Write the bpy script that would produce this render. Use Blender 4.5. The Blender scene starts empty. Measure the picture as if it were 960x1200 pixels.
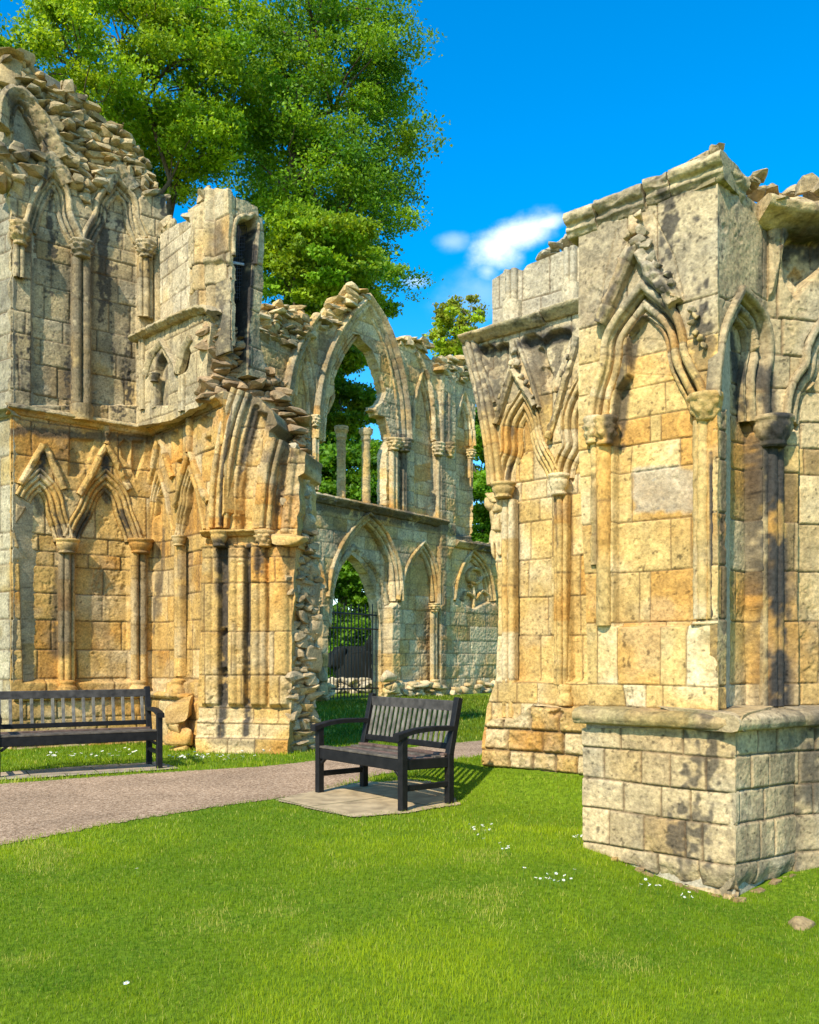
import bpy, bmesh, math, random
import numpy as np
from mathutils import Vector, Matrix

# ------------------------------------------------------------------ measuring frame
F, HZ, EYE, CX = 1050.0, 770.0, 1.3, 480.0
scene = bpy.context.scene
COL = scene.collection
rng = np.random.default_rng(7)
random.seed(7)

# ------------------------------------------------------------------ noise
def _hash(ix, iy, iz, seed):
    h = (ix.astype(np.int64)*374761393 + iy.astype(np.int64)*668265263 + iz.astype(np.int64)*2147483647 + seed*1274126177) & 0xffffffff
    h = ((h ^ (h >> 13)) * 1274126177) & 0xffffffff
    h = ((h ^ (h >> 16)) * 2246822519) & 0xffffffff
    return ((h ^ (h >> 15)) & 0xffffff)/float(0xffffff)
def vnoise(P, seed=0):
    i = np.floor(P).astype(np.int64); f = P - i
    f = f*f*(3-2*f)
    x, y, z = i[:, 0], i[:, 1], i[:, 2]; fx, fy, fz = f[:, 0], f[:, 1], f[:, 2]
    def c(a, b, d): return _hash(x+a, y+b, z+d, seed)
    x00 = c(0,0,0)*(1-fx)+c(1,0,0)*fx; x10 = c(0,1,0)*(1-fx)+c(1,1,0)*fx
    x01 = c(0,0,1)*(1-fx)+c(1,0,1)*fx; x11 = c(0,1,1)*(1-fx)+c(1,1,1)*fx
    return (x00*(1-fy)+x10*fy)*(1-fz) + (x01*(1-fy)+x11*fy)*fz
def fbm(P, scale, octv=3, seed=0):
    P = np.asarray(P, float)*scale
    s = 0; a = 1; t = 0
    for o in range(octv):
        s = s + a*vnoise(P, seed+o*17); t += a; a *= .5; P = P*2.03+11.7
    return s/t*2-1                       # about -1..1
def smooth(x, a, b):
    t = np.clip((x-a)/(b-a), 0, 1); return t*t*(3-2*t)

# ------------------------------------------------------------------ planes
class Pl:
    def __init__(s, x0, Y0, x1, Y1, warm=None, grime=.3, gold=.5):
        s.P0 = np.array([(x0-CX)/F*Y0, Y0]); s.P1 = np.array([(x1-CX)/F*Y1, Y1])
        d = s.P1-s.P0; s.L = np.linalg.norm(d); s.u = d/s.L
        n = np.array([s.u[1], -s.u[0]])
        if np.dot(n, -s.P0) < 0: n = -n
        s.n = n; s.warm = warm or (lambda u, z: np.full_like(z, .6)); s.grime = grime; s.stains = []; s.tints = []
        s.gold = gold; s.tone = np.ones(3)
    def uz(s, px, py, d=0.0):
        px = np.asarray(px, float); py = np.asarray(py, float)
        rx = (px-CX)/F
        c = s.P0 + s.n*d
        t = (s.n[0]*c[0]+s.n[1]*c[1])/(s.n[0]*rx+s.n[1])
        X, Y = rx*t, t
        u = (X-c[0])*s.u[0]+(Y-c[1])*s.u[1]
        return u, EYE+(HZ-py)*t/F
    def poly(s, pts, d=0.0):
        a = np.array([(p[0], p[1]) for p in pts], float)
        u, z = s.uz(a[:, 0], a[:, 1], d); return np.stack([u, z], 1)
    def w(s, u, z, h):
        u = np.asarray(u, float); z = np.asarray(z, float); h = np.asarray(h, float)
        u, z, h = np.broadcast_arrays(u, z, h)
        return np.stack([s.P0[0]+s.u[0]*u+s.n[0]*h, s.P0[1]+s.u[1]*u+s.n[1]*h, z], -1)
    def inv(s, P):
        dx = P[:, 0]-s.P0[0]; dy = P[:, 1]-s.P0[1]
        return dx*s.u[0]+dy*s.u[1], P[:, 2], dx*s.n[0]+dy*s.n[1]
    def at(s, px, py, d=0.0):
        u, z = s.uz(px, py, d); return s.w(u, z, d)
    def stain(s, pts, w, k):              # darkens stone along a line; serves soot runs and painted shade
        s.stains.append((s.poly(pts), w, k))

def inside(U, Z, poly):
    r = np.zeros(U.shape, bool); n = len(poly)
    for i in range(n):
        x0, y0 = poly[i]; x1, y1 = poly[(i+1) % n]
        if y0 == y1: continue
        c = ((y0 > Z) != (y1 > Z)) & (U < (x1-x0)*(Z-y0)/(y1-y0)+x0)
        r ^= c
    return r
def dist(U, Z, poly, closed=False):
    D = np.full(U.shape, 1e9); n = len(poly)
    for i in range(n if closed else n-1):
        a = poly[i]; b = poly[(i+1) % n]; ab = b-a; l = max(ab@ab, 1e-12)
        t = np.clip(((U-a[0])*ab[0]+(Z-a[1])*ab[1])/l, 0, 1)
        D = np.minimum(D, np.hypot(U-a[0]-t*ab[0], Z-a[1]-t*ab[1]))
    return D

def nearest(U, Z, polys):
    D = np.full(U.shape, 1e9); NU = U.copy(); NZ = Z.copy()
    for poly in polys:
        n = len(poly)
        for i in range(n):
            a = poly[i]; b = poly[(i+1) % n]; ab = b-a; l = max(ab@ab, 1e-12)
            t = np.clip(((U-a[0])*ab[0]+(Z-a[1])*ab[1])/l, 0, 1)
            x = a[0]+t*ab[0]; y = a[1]+t*ab[1]; d = np.hypot(U-x, Z-y); k = d < D
            D = np.where(k, d, D); NU = np.where(k, x, NU); NZ = np.where(k, y, NZ)
    return NU, NZ, D
# ------------------------------------------------------------------ stone colours (linear albedo)
OCH = np.array([.56, .315, .085]); GLD = np.array([.58, .405, .155]); CRM = np.array([.66, .54, .33])
GRY = np.array([.45, .38, .25]); DGR = np.array([.24, .205, .14]); BLK = np.array([.035, .031, .026]); BRN = np.array([.20, .125, .06])
GRN = np.array([.16, .17, .05])
def stone_col(pl, P, r1, r2, joint=None, moss=0.0):
    u, z, h = pl.inv(P)
    n1 = fbm(P, 1.1, 3, 3); n2 = fbm(P, 5, 3, 9); n3 = fbm(P, 22, 2, 21)
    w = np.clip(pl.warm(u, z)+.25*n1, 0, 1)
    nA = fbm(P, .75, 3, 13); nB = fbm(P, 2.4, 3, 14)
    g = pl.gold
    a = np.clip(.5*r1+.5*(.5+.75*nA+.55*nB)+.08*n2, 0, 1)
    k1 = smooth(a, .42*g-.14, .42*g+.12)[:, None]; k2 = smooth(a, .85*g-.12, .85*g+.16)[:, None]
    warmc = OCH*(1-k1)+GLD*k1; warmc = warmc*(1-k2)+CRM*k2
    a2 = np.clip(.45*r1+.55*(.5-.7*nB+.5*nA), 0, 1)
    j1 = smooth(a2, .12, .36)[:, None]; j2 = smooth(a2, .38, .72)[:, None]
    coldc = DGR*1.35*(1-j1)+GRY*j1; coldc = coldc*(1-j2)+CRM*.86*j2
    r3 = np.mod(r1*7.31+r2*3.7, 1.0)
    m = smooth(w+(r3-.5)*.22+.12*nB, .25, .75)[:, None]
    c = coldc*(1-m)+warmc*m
    c = c*(.86+.24*r2)[:, None]*(1+.16*n1+.20*n2+.18*n3)[:, None]
    c = c*(pl.tone(u, z) if callable(pl.tone) else pl.tone)
    # lichen-grey blooms and brown iron stain
    b = smooth(fbm(P, 2.6, 4, 55), .05, .40)[:, None]
    b = b*(.45-.22*m); c = c*(1-b)+GRY*1.05*b
    # dark vertical weather streaks
    S = np.stack([P[:, 0]*5, P[:, 1]*5, P[:, 2]*.55], 1)
    gr = pl.grime(u, z) if callable(pl.grime) else pl.grime
    st = smooth(fbm(S, 1.0, 4, 91)+.35*n3+.2*n2, .20, .42)*np.minimum(gr*1.6, .92)
    sp_ = smooth(fbm(P, 9, 4, 66)+.35*fbm(P, 1.4, 2, 67), .12, .42)*(.12+.32*gr)*(1-.5*m[:, 0]); st = np.maximum(st, sp_); sp2 = smooth(fbm(P, 24, 3, 68)+.5*fbm(P, 1.9, 3, 69), .12, .40)*(.12+.40*gr)*(1-.4*m[:, 0]); st = np.maximum(st, sp2)
    for poly, wd, kk in pl.stains:
        d = dist(u, z, poly)
        e = (1-smooth(d, wd*.35, wd*1.15))*kk
        st = np.maximum(st, e*smooth(.55+.9*n2+.5*n3+.4*(1-d/wd), .25, .75))
    c = c*(1-st[:, None])+(BLK*1.35)*st[:, None]
    if moss:
        mm = (smooth(fbm(P, 3.1, 3, 77), -.1, .4)*moss)[:, None]; c = c*(1-mm)+GRN*mm
    if joint is not None:
        c = c*(1-joint[:, None])+BRN*.55*joint[:, None]
    pits = smooth(fbm(P, 38, 3, 31), .30, .6)[:, None]
    c = c*(1-.62*pits)
    return np.clip(c, .01, .85)

# ------------------------------------------------------------------ meshes
def tag(o, label=None, cat=None, group=None, kind=None):
    if label: o['label'] = label
    if cat: o['category'] = cat
    if group: o['group'] = group
    if kind: o['kind'] = kind
    return o
def thing(name, loc, label, cat, group=None):
    o = bpy.data.objects.new(name, None); COL.objects.link(o); o.location = loc
    o.empty_display_size = .2
    return tag(o, label, cat, group)
def mk(name, V, faces, mat, parent=None, col=None, smoothf=True, loc=None):
    """V (n,3); faces: list of int arrays of shape (k,3) or (k,4)."""
    V = np.asarray(V, float)
    off = np.zeros(3)
    q_ = parent
    while q_ is not None: off = off+np.array(q_.location); q_ = q_.parent
    if loc is not None: off = np.array(loc)
    me = bpy.data.meshes.new(name)
    me.vertices.add(len(V)); me.vertices.foreach_set('co', (V-off).astype(np.float32).ravel())
    faces = [np.asarray(f, np.int32) for f in faces if len(f)]
    nl = sum(f.size for f in faces); npoly = sum(len(f) for f in faces)
    me.loops.add(nl); me.polygons.add(npoly)
    me.loops.foreach_set('vertex_index', np.concatenate([f.ravel() for f in faces]))
    tot = np.concatenate([np.full(len(f), f.shape[1], np.int32) for f in faces])
    st = np.concatenate([[0], np.cumsum(tot)[:-1]]).astype(np.int32)
    me.polygons.foreach_set('loop_start', st)
    me.polygons.foreach_set('use_smooth', np.full(npoly, smoothf) if isinstance(smoothf, bool) else smoothf)
    if col is not None:
        at = me.color_attributes.new('Col', 'FLOAT_COLOR', 'POINT')
        c4 = np.ones((len(V), 4), np.float32); c4[:, :3] = col
        at.data.foreach_set('color', c4.ravel())
    me.update(calc_edges=True)
    if mat: me.materials.append(mat)
    o = bpy.data.objects.new(name, me); COL.objects.link(o)
    if parent is not None: o.parent = parent
    if loc is not None: o.location = loc
    return o

class Acc:                                   # collects geometry for ONE mesh
    def __init__(s): s.V = []; s.F3 = []; s.F4 = []; s.C = []; s.n = 0; s.flat = None
    def add(s, V, F, C=None, flat=False):
        if flat: s.flat = (sum(len(f) for f in s.F4), len(F))
        V = np.asarray(V, float); F = np.asarray(F, int)
        (s.F3 if F.shape[1] == 3 else s.F4).append(F+s.n); s.V.append(V)
        s.C.append(C if C is not None else np.ones((len(V), 3))*.5); s.n += len(V)
    def build(s, name, mat, parent=None, smoothf=True, loc=None):
        fs = []
        if s.F3: fs.append(np.concatenate(s.F3))
        if s.F4: fs.append(np.concatenate(s.F4))
        if s.flat and not s.F3:
            fl = np.ones(sum(len(f) for f in s.F4), bool); fl[s.flat[0]:s.flat[0]+s.flat[1]] = False; smoothf = fl
        return mk(name, np.concatenate(s.V), fs, mat, parent, np.concatenate(s.C), smoothf, loc)

# ------------------------------------------------------------------ carved masonry face
def rows_from(pl, xref, ys):                 # course heights read at one place
    return sorted(float(pl.uz(xref, y)[1]) for y in ys)
def hf(name, pl, outline, parent, mat, holes=(), res=.01, feats=(), T=.4, rough=.01, rows=None, rh=(.25, .4), joints=None,
       bw=(.3, .7), d0=0.0, seed=1, groove=.008, gw=.006, off=.006, ero=.006, moss=0.0, tints=(), noback=False, jk=.8, Tj=None):
    R = np.random.default_rng(seed)
    op = pl.poly(outline); hp = [pl.poly(h) for h in holes]
    u0, z0 = op.min(0); u1, z1 = op.max(0)
    nu = int((u1-u0)/res)+2; nz = int((z1-z0)/res)+2
    us = u0+np.arange(nu)*res; zs = z0+np.arange(nz)*res
    U, Z = np.meshgrid(us, zs); sh = U.shape
    P = pl.w(U.ravel(), Z.ravel(), 0*U.ravel())
    q = fbm(P, 4, 3, seed); q2 = fbm(P, 4, 3, seed+50)
    Ur = U+(q*rough*2.5).reshape(sh); Zr = Z+(q2*rough*2.5).reshape(sh)
    M = inside(Ur, Zr, op)
    for h in hp: M &= ~inside(U+(q*rough*.6).reshape(sh), Z+(q2*rough*.6).reshape(sh), h)
    # pull the rim of the grid onto the true outline
    cl = M[:-1, :-1] & M[1:, :-1] & M[:-1, 1:] & M[1:, 1:]
    cnt = np.zeros(sh); 
    for a_ in (0, 1):
        for b_ in (0, 1): cnt[a_:a_+cl.shape[0], b_:b_+cl.shape[1]] += cl
    rim = (cnt > 0) & (cnt < 4)
    ri_, rj_ = np.where(rim); wu = (q.reshape(sh))[rim]*rough; wz = (q2.reshape(sh))[rim]*rough
    U = U.copy(); Z = Z.copy(); ru, rz = U[rim].copy(), Z[rim].copy()
    nu_, nz_, nd_ = nearest(ru+wu*2.5, rz+wz*2.5, [op]); k = nd_ < 2.3*res
    U[ri_[k], rj_[k]] = (nu_-wu*2.5)[k]; Z[ri_[k], rj_[k]] = (nz_-wz*2.5)[k]
    if hp:
        nu_, nz_, nd_ = nearest(ru+wu*.6, rz+wz*.6, hp); k = nd_ < 2.3*res
        U[ri_[k], rj_[k]] = (nu_-wu*.6)[k]; Z[ri_[k], rj_[k]] = (nz_-wz*.6)[k]
    # courses
    if rows is None:
        rows = [z0-.2]
        while rows[-1] < z1+.3: rows.append(rows[-1]+R.uniform(*rh))
    rows = np.array(sorted(rows))
    Uw = U+(fbm(P, 2.2, 2, seed+5)*.012).reshape(sh); Zw = Z+(fbm(P, 1.7, 2, seed+6)*.014).reshape(sh)
    ri = np.clip(np.searchsorted(rows, Zw)-1, -1, len(rows)-1)
    dz = np.full(sh, 9.); 
    for r in rows: dz = np.minimum(dz, np.abs(Zw-r))
    du = np.full(sh, 9.); r1 = np.zeros(sh); r2 = np.zeros(sh); ro = np.zeros(sh); tx = np.zeros(sh); tz = np.zeros(sh)
    for k in range(-1, len(rows)):
        m = ri == k
        if not m.any(): continue
        if joints is not None and k in joints:
            zz = (rows[k]+rows[min(k+1, len(rows)-1)])/2
            js = np.array([u0-.15]+sorted(joints[k])+[u1+.15])
        else:
            js = [u0-R.uniform(.0, bw[1])]
            while js[-1] < u1+.2: js.append(js[-1]+R.uniform(*bw))
            js = np.array(js)
        uu = Uw[m]; b = np.clip(np.searchsorted(js, uu)-1, 0, len(js)-2)
        du[m] = np.minimum(np.abs(uu-js[b]), np.abs(js[b+1]-uu))
        a1 = R.random(len(js)); a2 = R.random(len(js)); a3 = R.random(len(js)); a4 = R.normal(0, 1, len(js)); a5 = R.normal(0, 1, len(js))
        zc = (rows[max(k, 0)]+rows[min(k+1, len(rows)-1)])/2
        for (tu, tzz, tv, tb) in tints:
            if k >= 0 and k < len(rows)-1 and rows[k] < tzz < rows[k+1]:
                bb = int(np.clip(np.searchsorted(js, tu)-1, 0, len(js)-2)); a1[bb] = tv; a2[bb] = tb
        r1[m] = a1[b]; r2[m] = a2[b]; ro[m] = a3[b]; tx[m] = a4[b]*(uu-(js[b]+js[b+1])/2); tz[m] = a5[b]*(Zw[m]-zc)
    d = np.minimum(du, dz)
    g = np.exp(-(d/gw)**2)
    soft = 1-smooth(d, 0, gw*4)
    H = (ro-.5)*2*off + tx*.006 + tz*.006 - g*groove - soft*soft*groove*.35
    nn = fbm(P, 3, 3, seed+7).reshape(sh); n4 = fbm(P, 14, 3, seed+8).reshape(sh); n5 = fbm(P, 45, 2, seed+9).reshape(sh)
    H += ero*(nn*.7+n4*.6+n5*.3) - ero*1.6*smooth(n4+nn, .35, .9)
    for f in feats:
        if f[0] == 'rec':
            p = pl.poly(f[1]); dd = dist(U, Z, p, True); ins = inside(U, Z, p)
            H -= f[2]*smooth(np.where(ins, dd, -dd), -f[3]*.2, f[3])
        elif f[0] == 'out':
            p = pl.poly(f[1]); dd = dist(U, Z, p, True); ins = inside(U, Z, p)
            H += f[2]*smooth(np.where(ins, dd, -dd)+n4*.01, -f[3], f[3])
        elif f[0] == 'roll':                # rounded bead (negative = flute)
            p = pl.poly(f[1]); dd = dist(U, Z, p)
            H += f[3]*np.sqrt(np.clip(1-(dd/f[2])**2, 0, 1))
        elif f[0] == 'fn':
            H += f[1](U, Z, P.reshape(sh+(3,)))
    P = pl.w(U.ravel(), Z.ravel(), (H+d0).ravel())
    joint = np.clip(g*jk, 0, 1).ravel()
    C = stone_col(pl, P, r1.ravel(), r2.ravel(), joint, moss)
    for f in feats:
        if f[0] == 'paint':                  # mineral colour patch of the stone itself
            p = pl.poly(f[1]); ins = smooth(np.where(inside(U, Z, p), 1, -1)*dist(U, Z, p, True)+n4*.03, -.01, .03).ravel()[:, None]*f[3]
            C = C*(1-ins)+np.array(f[2])*ins*(1+.3*n4.ravel()[:, None])
    cell = M[:-1, :-1] & M[1:, :-1] & M[:-1, 1:] & M[1:, 1:]
    idx = np.arange(nu*nz).reshape(sh)
    q4 = np.stack([idx[:-1, :-1][cell], idx[:-1, 1:][cell], idx[1:, 1:][cell], idx[1:, :-1][cell]], 1)
    used = np.unique(q4); remap = np.full(nu*nz, -1); remap[used] = np.arange(len(used))
    A = Acc(); A.add(P[used], remap[q4], C[used])
    # reveal (thickness of the wall)
    cp = np.pad(cell, 1)
    c = cp[1:-1, 1:-1]; ed = []
    for (di, dj, a, b) in ((-1, 0, (0, 0), (0, 1)), (1, 0, (1, 0), (1, 1)), (0, -1, (0, 0), (1, 0)), (0, 1, (0, 1), (1, 1))):
        nb = cp[1+di:cp.shape[0]-1+di, 1+dj:cp.shape[1]-1+dj]
        ii, jj = np.where(c & ~nb)
        ed.append(np.stack([idx[ii+a[0], jj+a[1]], idx[ii+b[0], jj+b[1]]], 1))
    ed = np.concatenate(ed)
    K = max(2, int(T/(res*5)))
    uv = np.unique(ed); rm = np.full(nu*nz, -1); rm[uv] = np.arange(len(uv)); ne = len(uv)
    VV = []; CC = []
    Pf = P[uv]; nrm = np.array([pl.n[0], pl.n[1], 0])
    for k in range(K+1):
        t = k/K
        Q = Pf-nrm*(T*t)
        if k:
            Q[:, 2] += fbm(Q, 7, 2, seed+31)*rough*.8; s_ = fbm(Q, 7, 2, seed+32)*rough*.8
            Q[:, 0] += pl.u[0]*s_; Q[:, 1] += pl.u[1]*s_
        VV.append(Q)
    VV = np.concatenate(VV)
    rr = np.mod(np.floor(VV[:, 2]/.3)*.618+np.floor(((VV[:, 0]+VV[:, 1]))/.4)*.37, 1)
    CCc = stone_col(pl, VV, rr, np.mod(rr*5.3, 1), None, moss)
    e = rm[ed]; fq = [np.stack([e[:, 0]+k*ne, e[:, 1]+k*ne, e[:, 1]+(k+1)*ne, e[:, 0]+(k+1)*ne], 1) for k in range(K)]
    A.add(VV, np.concatenate(fq), CCc, flat=True)
    if not noback:
        s = 5
        ii, jj = np.meshgrid(np.arange(0, nz-s, s), np.arange(0, nu-s, s), indexing='ij')
        ok = M[ii, jj] & M[ii+s, jj] & M[ii, jj+s] & M[ii+s, jj+s]
        ii = ii[ok]; jj = jj[ok]
        if len(ii):
            b = np.stack([idx[ii, jj], idx[ii+s, jj], idx[ii+s, jj+s], idx[ii, jj+s]], 1)
            us_ = np.unique(b); r_ = np.full(nu*nz, -1); r_[us_] = np.arange(len(us_))
            PB = pl.w(U.ravel()[us_], Z.ravel()[us_], np.full(len(us_), d0-T)+fbm(P[us_], 3, 2, 4)*.02)
            A.add(PB, r_[b], stone_col(pl, PB, r1.ravel()[us_], r2.ravel()[us_], None, moss))
    return A.build(name, mat, parent)

# ------------------------------------------------------------------ swept stone mouldings
def densify(p, step):
    out = [p[0]]
    for a, b in zip(p[:-1], p[1:]):
        n = max(1, int(np.ceil(np.linalg.norm(b-a)/step)))
        for k in range(1, n+1): out.append(a+(b-a)*k/n)
    return np.array(out)
def chaikin(p, it=2):
    for _ in range(it):
        if len(p) < 3: return p
        q = [p[0]]
        for a, b in zip(p[:-1], p[1:]): q += [a*.75+b*.25, a*.25+b*.75]
        q.append(p[-1]); p = np.array([q[0]]+q[2:-2]+[q[-1]]) if len(q) > 4 else np.array(q)
    return p
def curve(pts, pl, d=0.0):
    """px points; a third entry marks a sharp corner."""
    segs = []; cur = []
    for i, p in enumerate(pts):
        cur.append(p)
        if len(p) > 2 and 0 < i < len(pts)-1: segs.append(cur); cur = [p]
    segs.append(cur)
    out = None
    for s in segs:
        q = chaikin(pl.poly(s, d))
        out = q if out is None else np.concatenate([out, q[1:]])
    return out
def half_round(cx, r, h0, n=7, k=1.0):
    return [(cx-r*math.cos(math.pi*i/(n-1)), h0+k*r*math.sin(math.pi*i/(n-1))) for i in range(n)]
def sweep_uz(name, pl, path, prof, parent, mat, d=0.0, res=.012, ero=.004, seed=1, vous=.28, moss=0, closed=False, acc=None, taper=None, tone=None):
    path = densify(np.array(path, float), res*1.6)
    pr = densify(np.array(prof, float), res*1.3)
    n = len(path); m = len(pr)
    if closed:
        tg = np.roll(path, -1, 0)-np.roll(path, 1, 0)
    else:
        a = np.diff(path, axis=0); a /= np.linalg.norm(a, axis=1)[:, None]+1e-9
        tg = np.concatenate([a[:1], a[:-1]+a[1:], a[-1:]])
    tg /= np.linalg.norm(tg, axis=1)[:, None]+1e-9
    N = np.stack([-tg[:, 1], tg[:, 0]], 1)
    sl = np.ones(n)
    if not closed:
        cosh = np.clip((tg[1:-1]*a[:-1]).sum(1), .55, 1); sl[1:-1] = 1/cosh
    al = np.concatenate([[0], np.cumsum(np.linalg.norm(np.diff(path, axis=0), axis=1))])
    S = pr[:, 0][None, :]*sl[:, None]; Hh = np.repeat(pr[:, 1][None, :], n, 0)
    if taper is not None:
        tt = taper(al/al[-1])[:, None]; S = S*tt; Hh = Hh*tt
    U = path[:, 0][:, None]+N[:, 0][:, None]*S; Z = path[:, 1][:, None]+N[:, 1][:, None]*S
    P = pl.w(U.ravel(), Z.ravel(), (Hh+d).ravel())
    e1 = fbm(P, 9, 3, seed+1); e2 = fbm(P, 14, 3, seed+2); e3 = fbm(P, 34, 3, seed+3)
    dn = ero*(e1*.8+e3*1.2) - ero*2.6*smooth(fbm(P, 7, 3, seed+4), .2, .5)
    ds = ero*e2*.6
    vo = np.floor(al/vous+seed*.37); jn = np.exp(-((al/vous+seed*.37-np.round(al/vous+seed*.37))*vous/.006)**2)
    jn = np.repeat(jn[:, None], m, 1).ravel()
    dn -= jn*.005
    P[:, 0] += pl.n[0]*dn+pl.u[0]*ds; P[:, 1] += pl.n[1]*dn+pl.u[1]*ds; P[:, 2] += ds
    r1 = _hash(vo.astype(int), vo.astype(int)*0+seed, vo.astype(int)*0, 5); r2 = _hash(vo.astype(int), vo.astype(int)*0+seed, vo.astype(int)*0+1, 6)
    C = stone_col(pl, P, np.repeat(r1[:, None], m, 1).ravel(), np.repeat(r2[:, None], m, 1).ravel(), jn*.6, moss)
    if tone is not None: C = C*np.array(tone)
    ix = np.arange(n*m).reshape(n, m)
    f = np.stack([ix[:-1, :-1].ravel(), ix[1:, :-1].ravel(), ix[1:, 1:].ravel(), ix[:-1, 1:].ravel()], 1)
    if closed:
        f = np.concatenate([f, np.stack([ix[-1, :-1], ix[0, :-1], ix[0, 1:], ix[-1, 1:]], 1)])
    A = acc or Acc()
    A.add(P, f, C)
    if not closed:
        for e in (0, n-1):                      # broken ends
            ring = P[ix[e]]; cn = ring.mean(0)[None]
            V = np.concatenate([ring, cn]); k = np.arange(m-1)
            A.add(V, np.stack([k, k+1, np.full(m-1, m)], 1), np.concatenate([C[ix[e]], C[ix[e]].mean(0)[None]])*.9)
    if acc is None: return A.build(name, mat, parent)
def sweep(name, pl, pts, prof, parent, mat, d=0.0, **k):
    return sweep_uz(name, pl, curve(pts, pl, d), prof, parent, mat, d=d, **k)
def roll_prof(rolls, back=-.05):
    """rolls: (centre, radius, base height)"""
    pr = [(rolls[0][0]-rolls[0][1], back)]
    for c, r, h in rolls: pr += half_round(c, r, h)
    pr.append((rolls[-1][0]+rolls[-1][1], back)); return pr

def lathe(name, pl, centre, prof, parent, mat, seg=20, carve=0.0, seed=1, moss=0, r=None, acc=None, oct=False, ero=.003, leaf=0.0):
    """centre (X,Y); prof list of (radius, z world)."""
    pr = densify(np.array(prof, float), .02)
    th = np.linspace(0, 2*math.pi, seg, endpoint=False)
    rr = np.ones(seg)
    if oct: rr = 1/np.cos((th+math.pi/8) % (math.pi/4)-math.pi/8)
    X = centre[0]+pr[:, 0][:, None]*(np.cos(th)*rr)[None]; Y = centre[1]+pr[:, 0][:, None]*(np.sin(th)*rr)[None]
    Z = np.repeat(pr[:, 1][:, None], seg, 1)
    P = np.stack([X.ravel(), Y.ravel(), Z.ravel()], 1)
    dn = ero*fbm(P, 12, 3, seed)+carve*(np.abs(fbm(P, 22, 2, seed+4))*1.6-.5)
    if leaf:
        tt = np.repeat(((pr[:, 1]-pr[:, 1].min())/(np.ptp(pr[:, 1])+1e-9))[:, None], seg, 1).ravel(); thh = np.tile(th, len(pr))
        env = smooth(tt, .12, .3)*(1-smooth(tt, .68, .78))
        dn = dn+leaf*env*(np.abs(np.sin(thh*3.5+np.floor(tt*2.2)*1.6+seed))**.6*1.3-.6)*(1+.8*np.sin(tt*22))
    rad = np.stack([np.cos(th), np.sin(th)], 1); rad = np.tile(rad, (len(pr), 1))
    P[:, :2] += rad*dn[:, None]
    n = len(pr); ix = np.arange(n*seg).reshape(n, seg); nx = np.roll(ix, -1, 1)
    f = np.stack([ix[:-1].ravel(), nx[:-1].ravel(), nx[1:].ravel(), ix[1:].ravel()], 1)
    q = np.random.default_rng(seed).random(2)
    C = stone_col(pl, P, np.full(len(P), q[0]), np.full(len(P), q[1]), None, moss)
    A = acc or Acc(); A.add(P, f, C)
    for e in (0, n-1):
        V = np.concatenate([P[ix[e]], P[ix[e]].mean(0)[None]]); k = np.arange(seg)
        A.add(V, np.stack([k, (k+1) % seg, np.full(seg, seg)], 1), np.concatenate([C[ix[e]], C[ix[e]].mean(0)[None]]))
    if acc is None: return A.build(name, mat, parent)

def capital(pl, px, y0, y1, rpx, parent, mat, d=0.0, seed=1, carve=.012, name='capital', rings=True):
    """bell capital: moulded abacus, carved bell, necking"""
    P = pl.at(px, y0, d); zt = float(P[2]); zb = float(pl.at(px, y1, d)[2]); r = rpx*P[1]/F; hh = zt-zb
    pr = [(r*.5, zt+.002), (r*.98, zt), (r*1.02, zt-hh*.10), (r*.93, zt-hh*.2), (r*.86, zt-hh*.26), (r*.9, zt-hh*.36), (r*.8, zt-hh*.6), (r*.62, zt-hh*.82),
          (r*.7, zt-hh*.88), (r*.7, zt-hh*.96), (r*.55, zb), (r*.3, zb-.001)]
    return lathe(name, pl, P[:2], pr, parent, mat, seg=40, carve=carve, seed=seed, leaf=carve*1.1 if carve > .008 else 0)
def base(pl, px, y0, y1, rpx, parent, mat, d=0.0, seed=1):
    P = pl.at(px, y0, d); zt = float(P[2]); zb = float(pl.at(px, y1, d)[2]); r = rpx*P[1]/F; hh = zt-zb
    pr = [(r*.5, zt), (r*.72, zt-hh*.08), (r*.75, zt-hh*.2), (r*.66, zt-hh*.35), (r*.9, zt-hh*.55), (r, zt-hh*.8), (r*.97, zb), (r*.4, zb)]
    return lathe('column_base', pl, P[:2], pr, parent, mat, seg=24, carve=.004, seed=seed)
def shaft(pl, px, y0, y1, rpx, parent, mat, d=0.0, kind=1, seed=1, name='column_shaft', vous=.45, **k):
    """kind 1: round; 3: roll with two flanking beads"""
    a = pl.at(px, y0, d); r = rpx*a[1]/F
    xs = px if not isinstance(px, (tuple, list)) else px
    p = [(px, y1), (px, (y0+y1)/2), (px, y0)]
    u0, z0 = pl.uz(px, y1, d); u1, z1 = pl.uz(px, y0, d)
    if kind == 1: pr = [(-r, -.06)]+half_round(0, r, 0, 9)+[(r, -.06)]
    elif kind == 2: pr = [(-r, -.06)]+half_round(-r*.5, r*.48, 0, 7)+half_round(r*.5, r*.48, 0, 7)+[(r, -.06)]
    else: pr = [(-r, -.06)]+half_round(-r*.66, r*.32, 0, 6)+half_round(0, r*.42, r*.2, 8)+half_round(r*.66, r*.32, 0, 6)+[(r, -.06)]
    return sweep_uz(name, pl, [(u0, z0), (u1, z1)], pr, parent, mat, d=d, seed=seed, vous=vous, **k)

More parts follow.
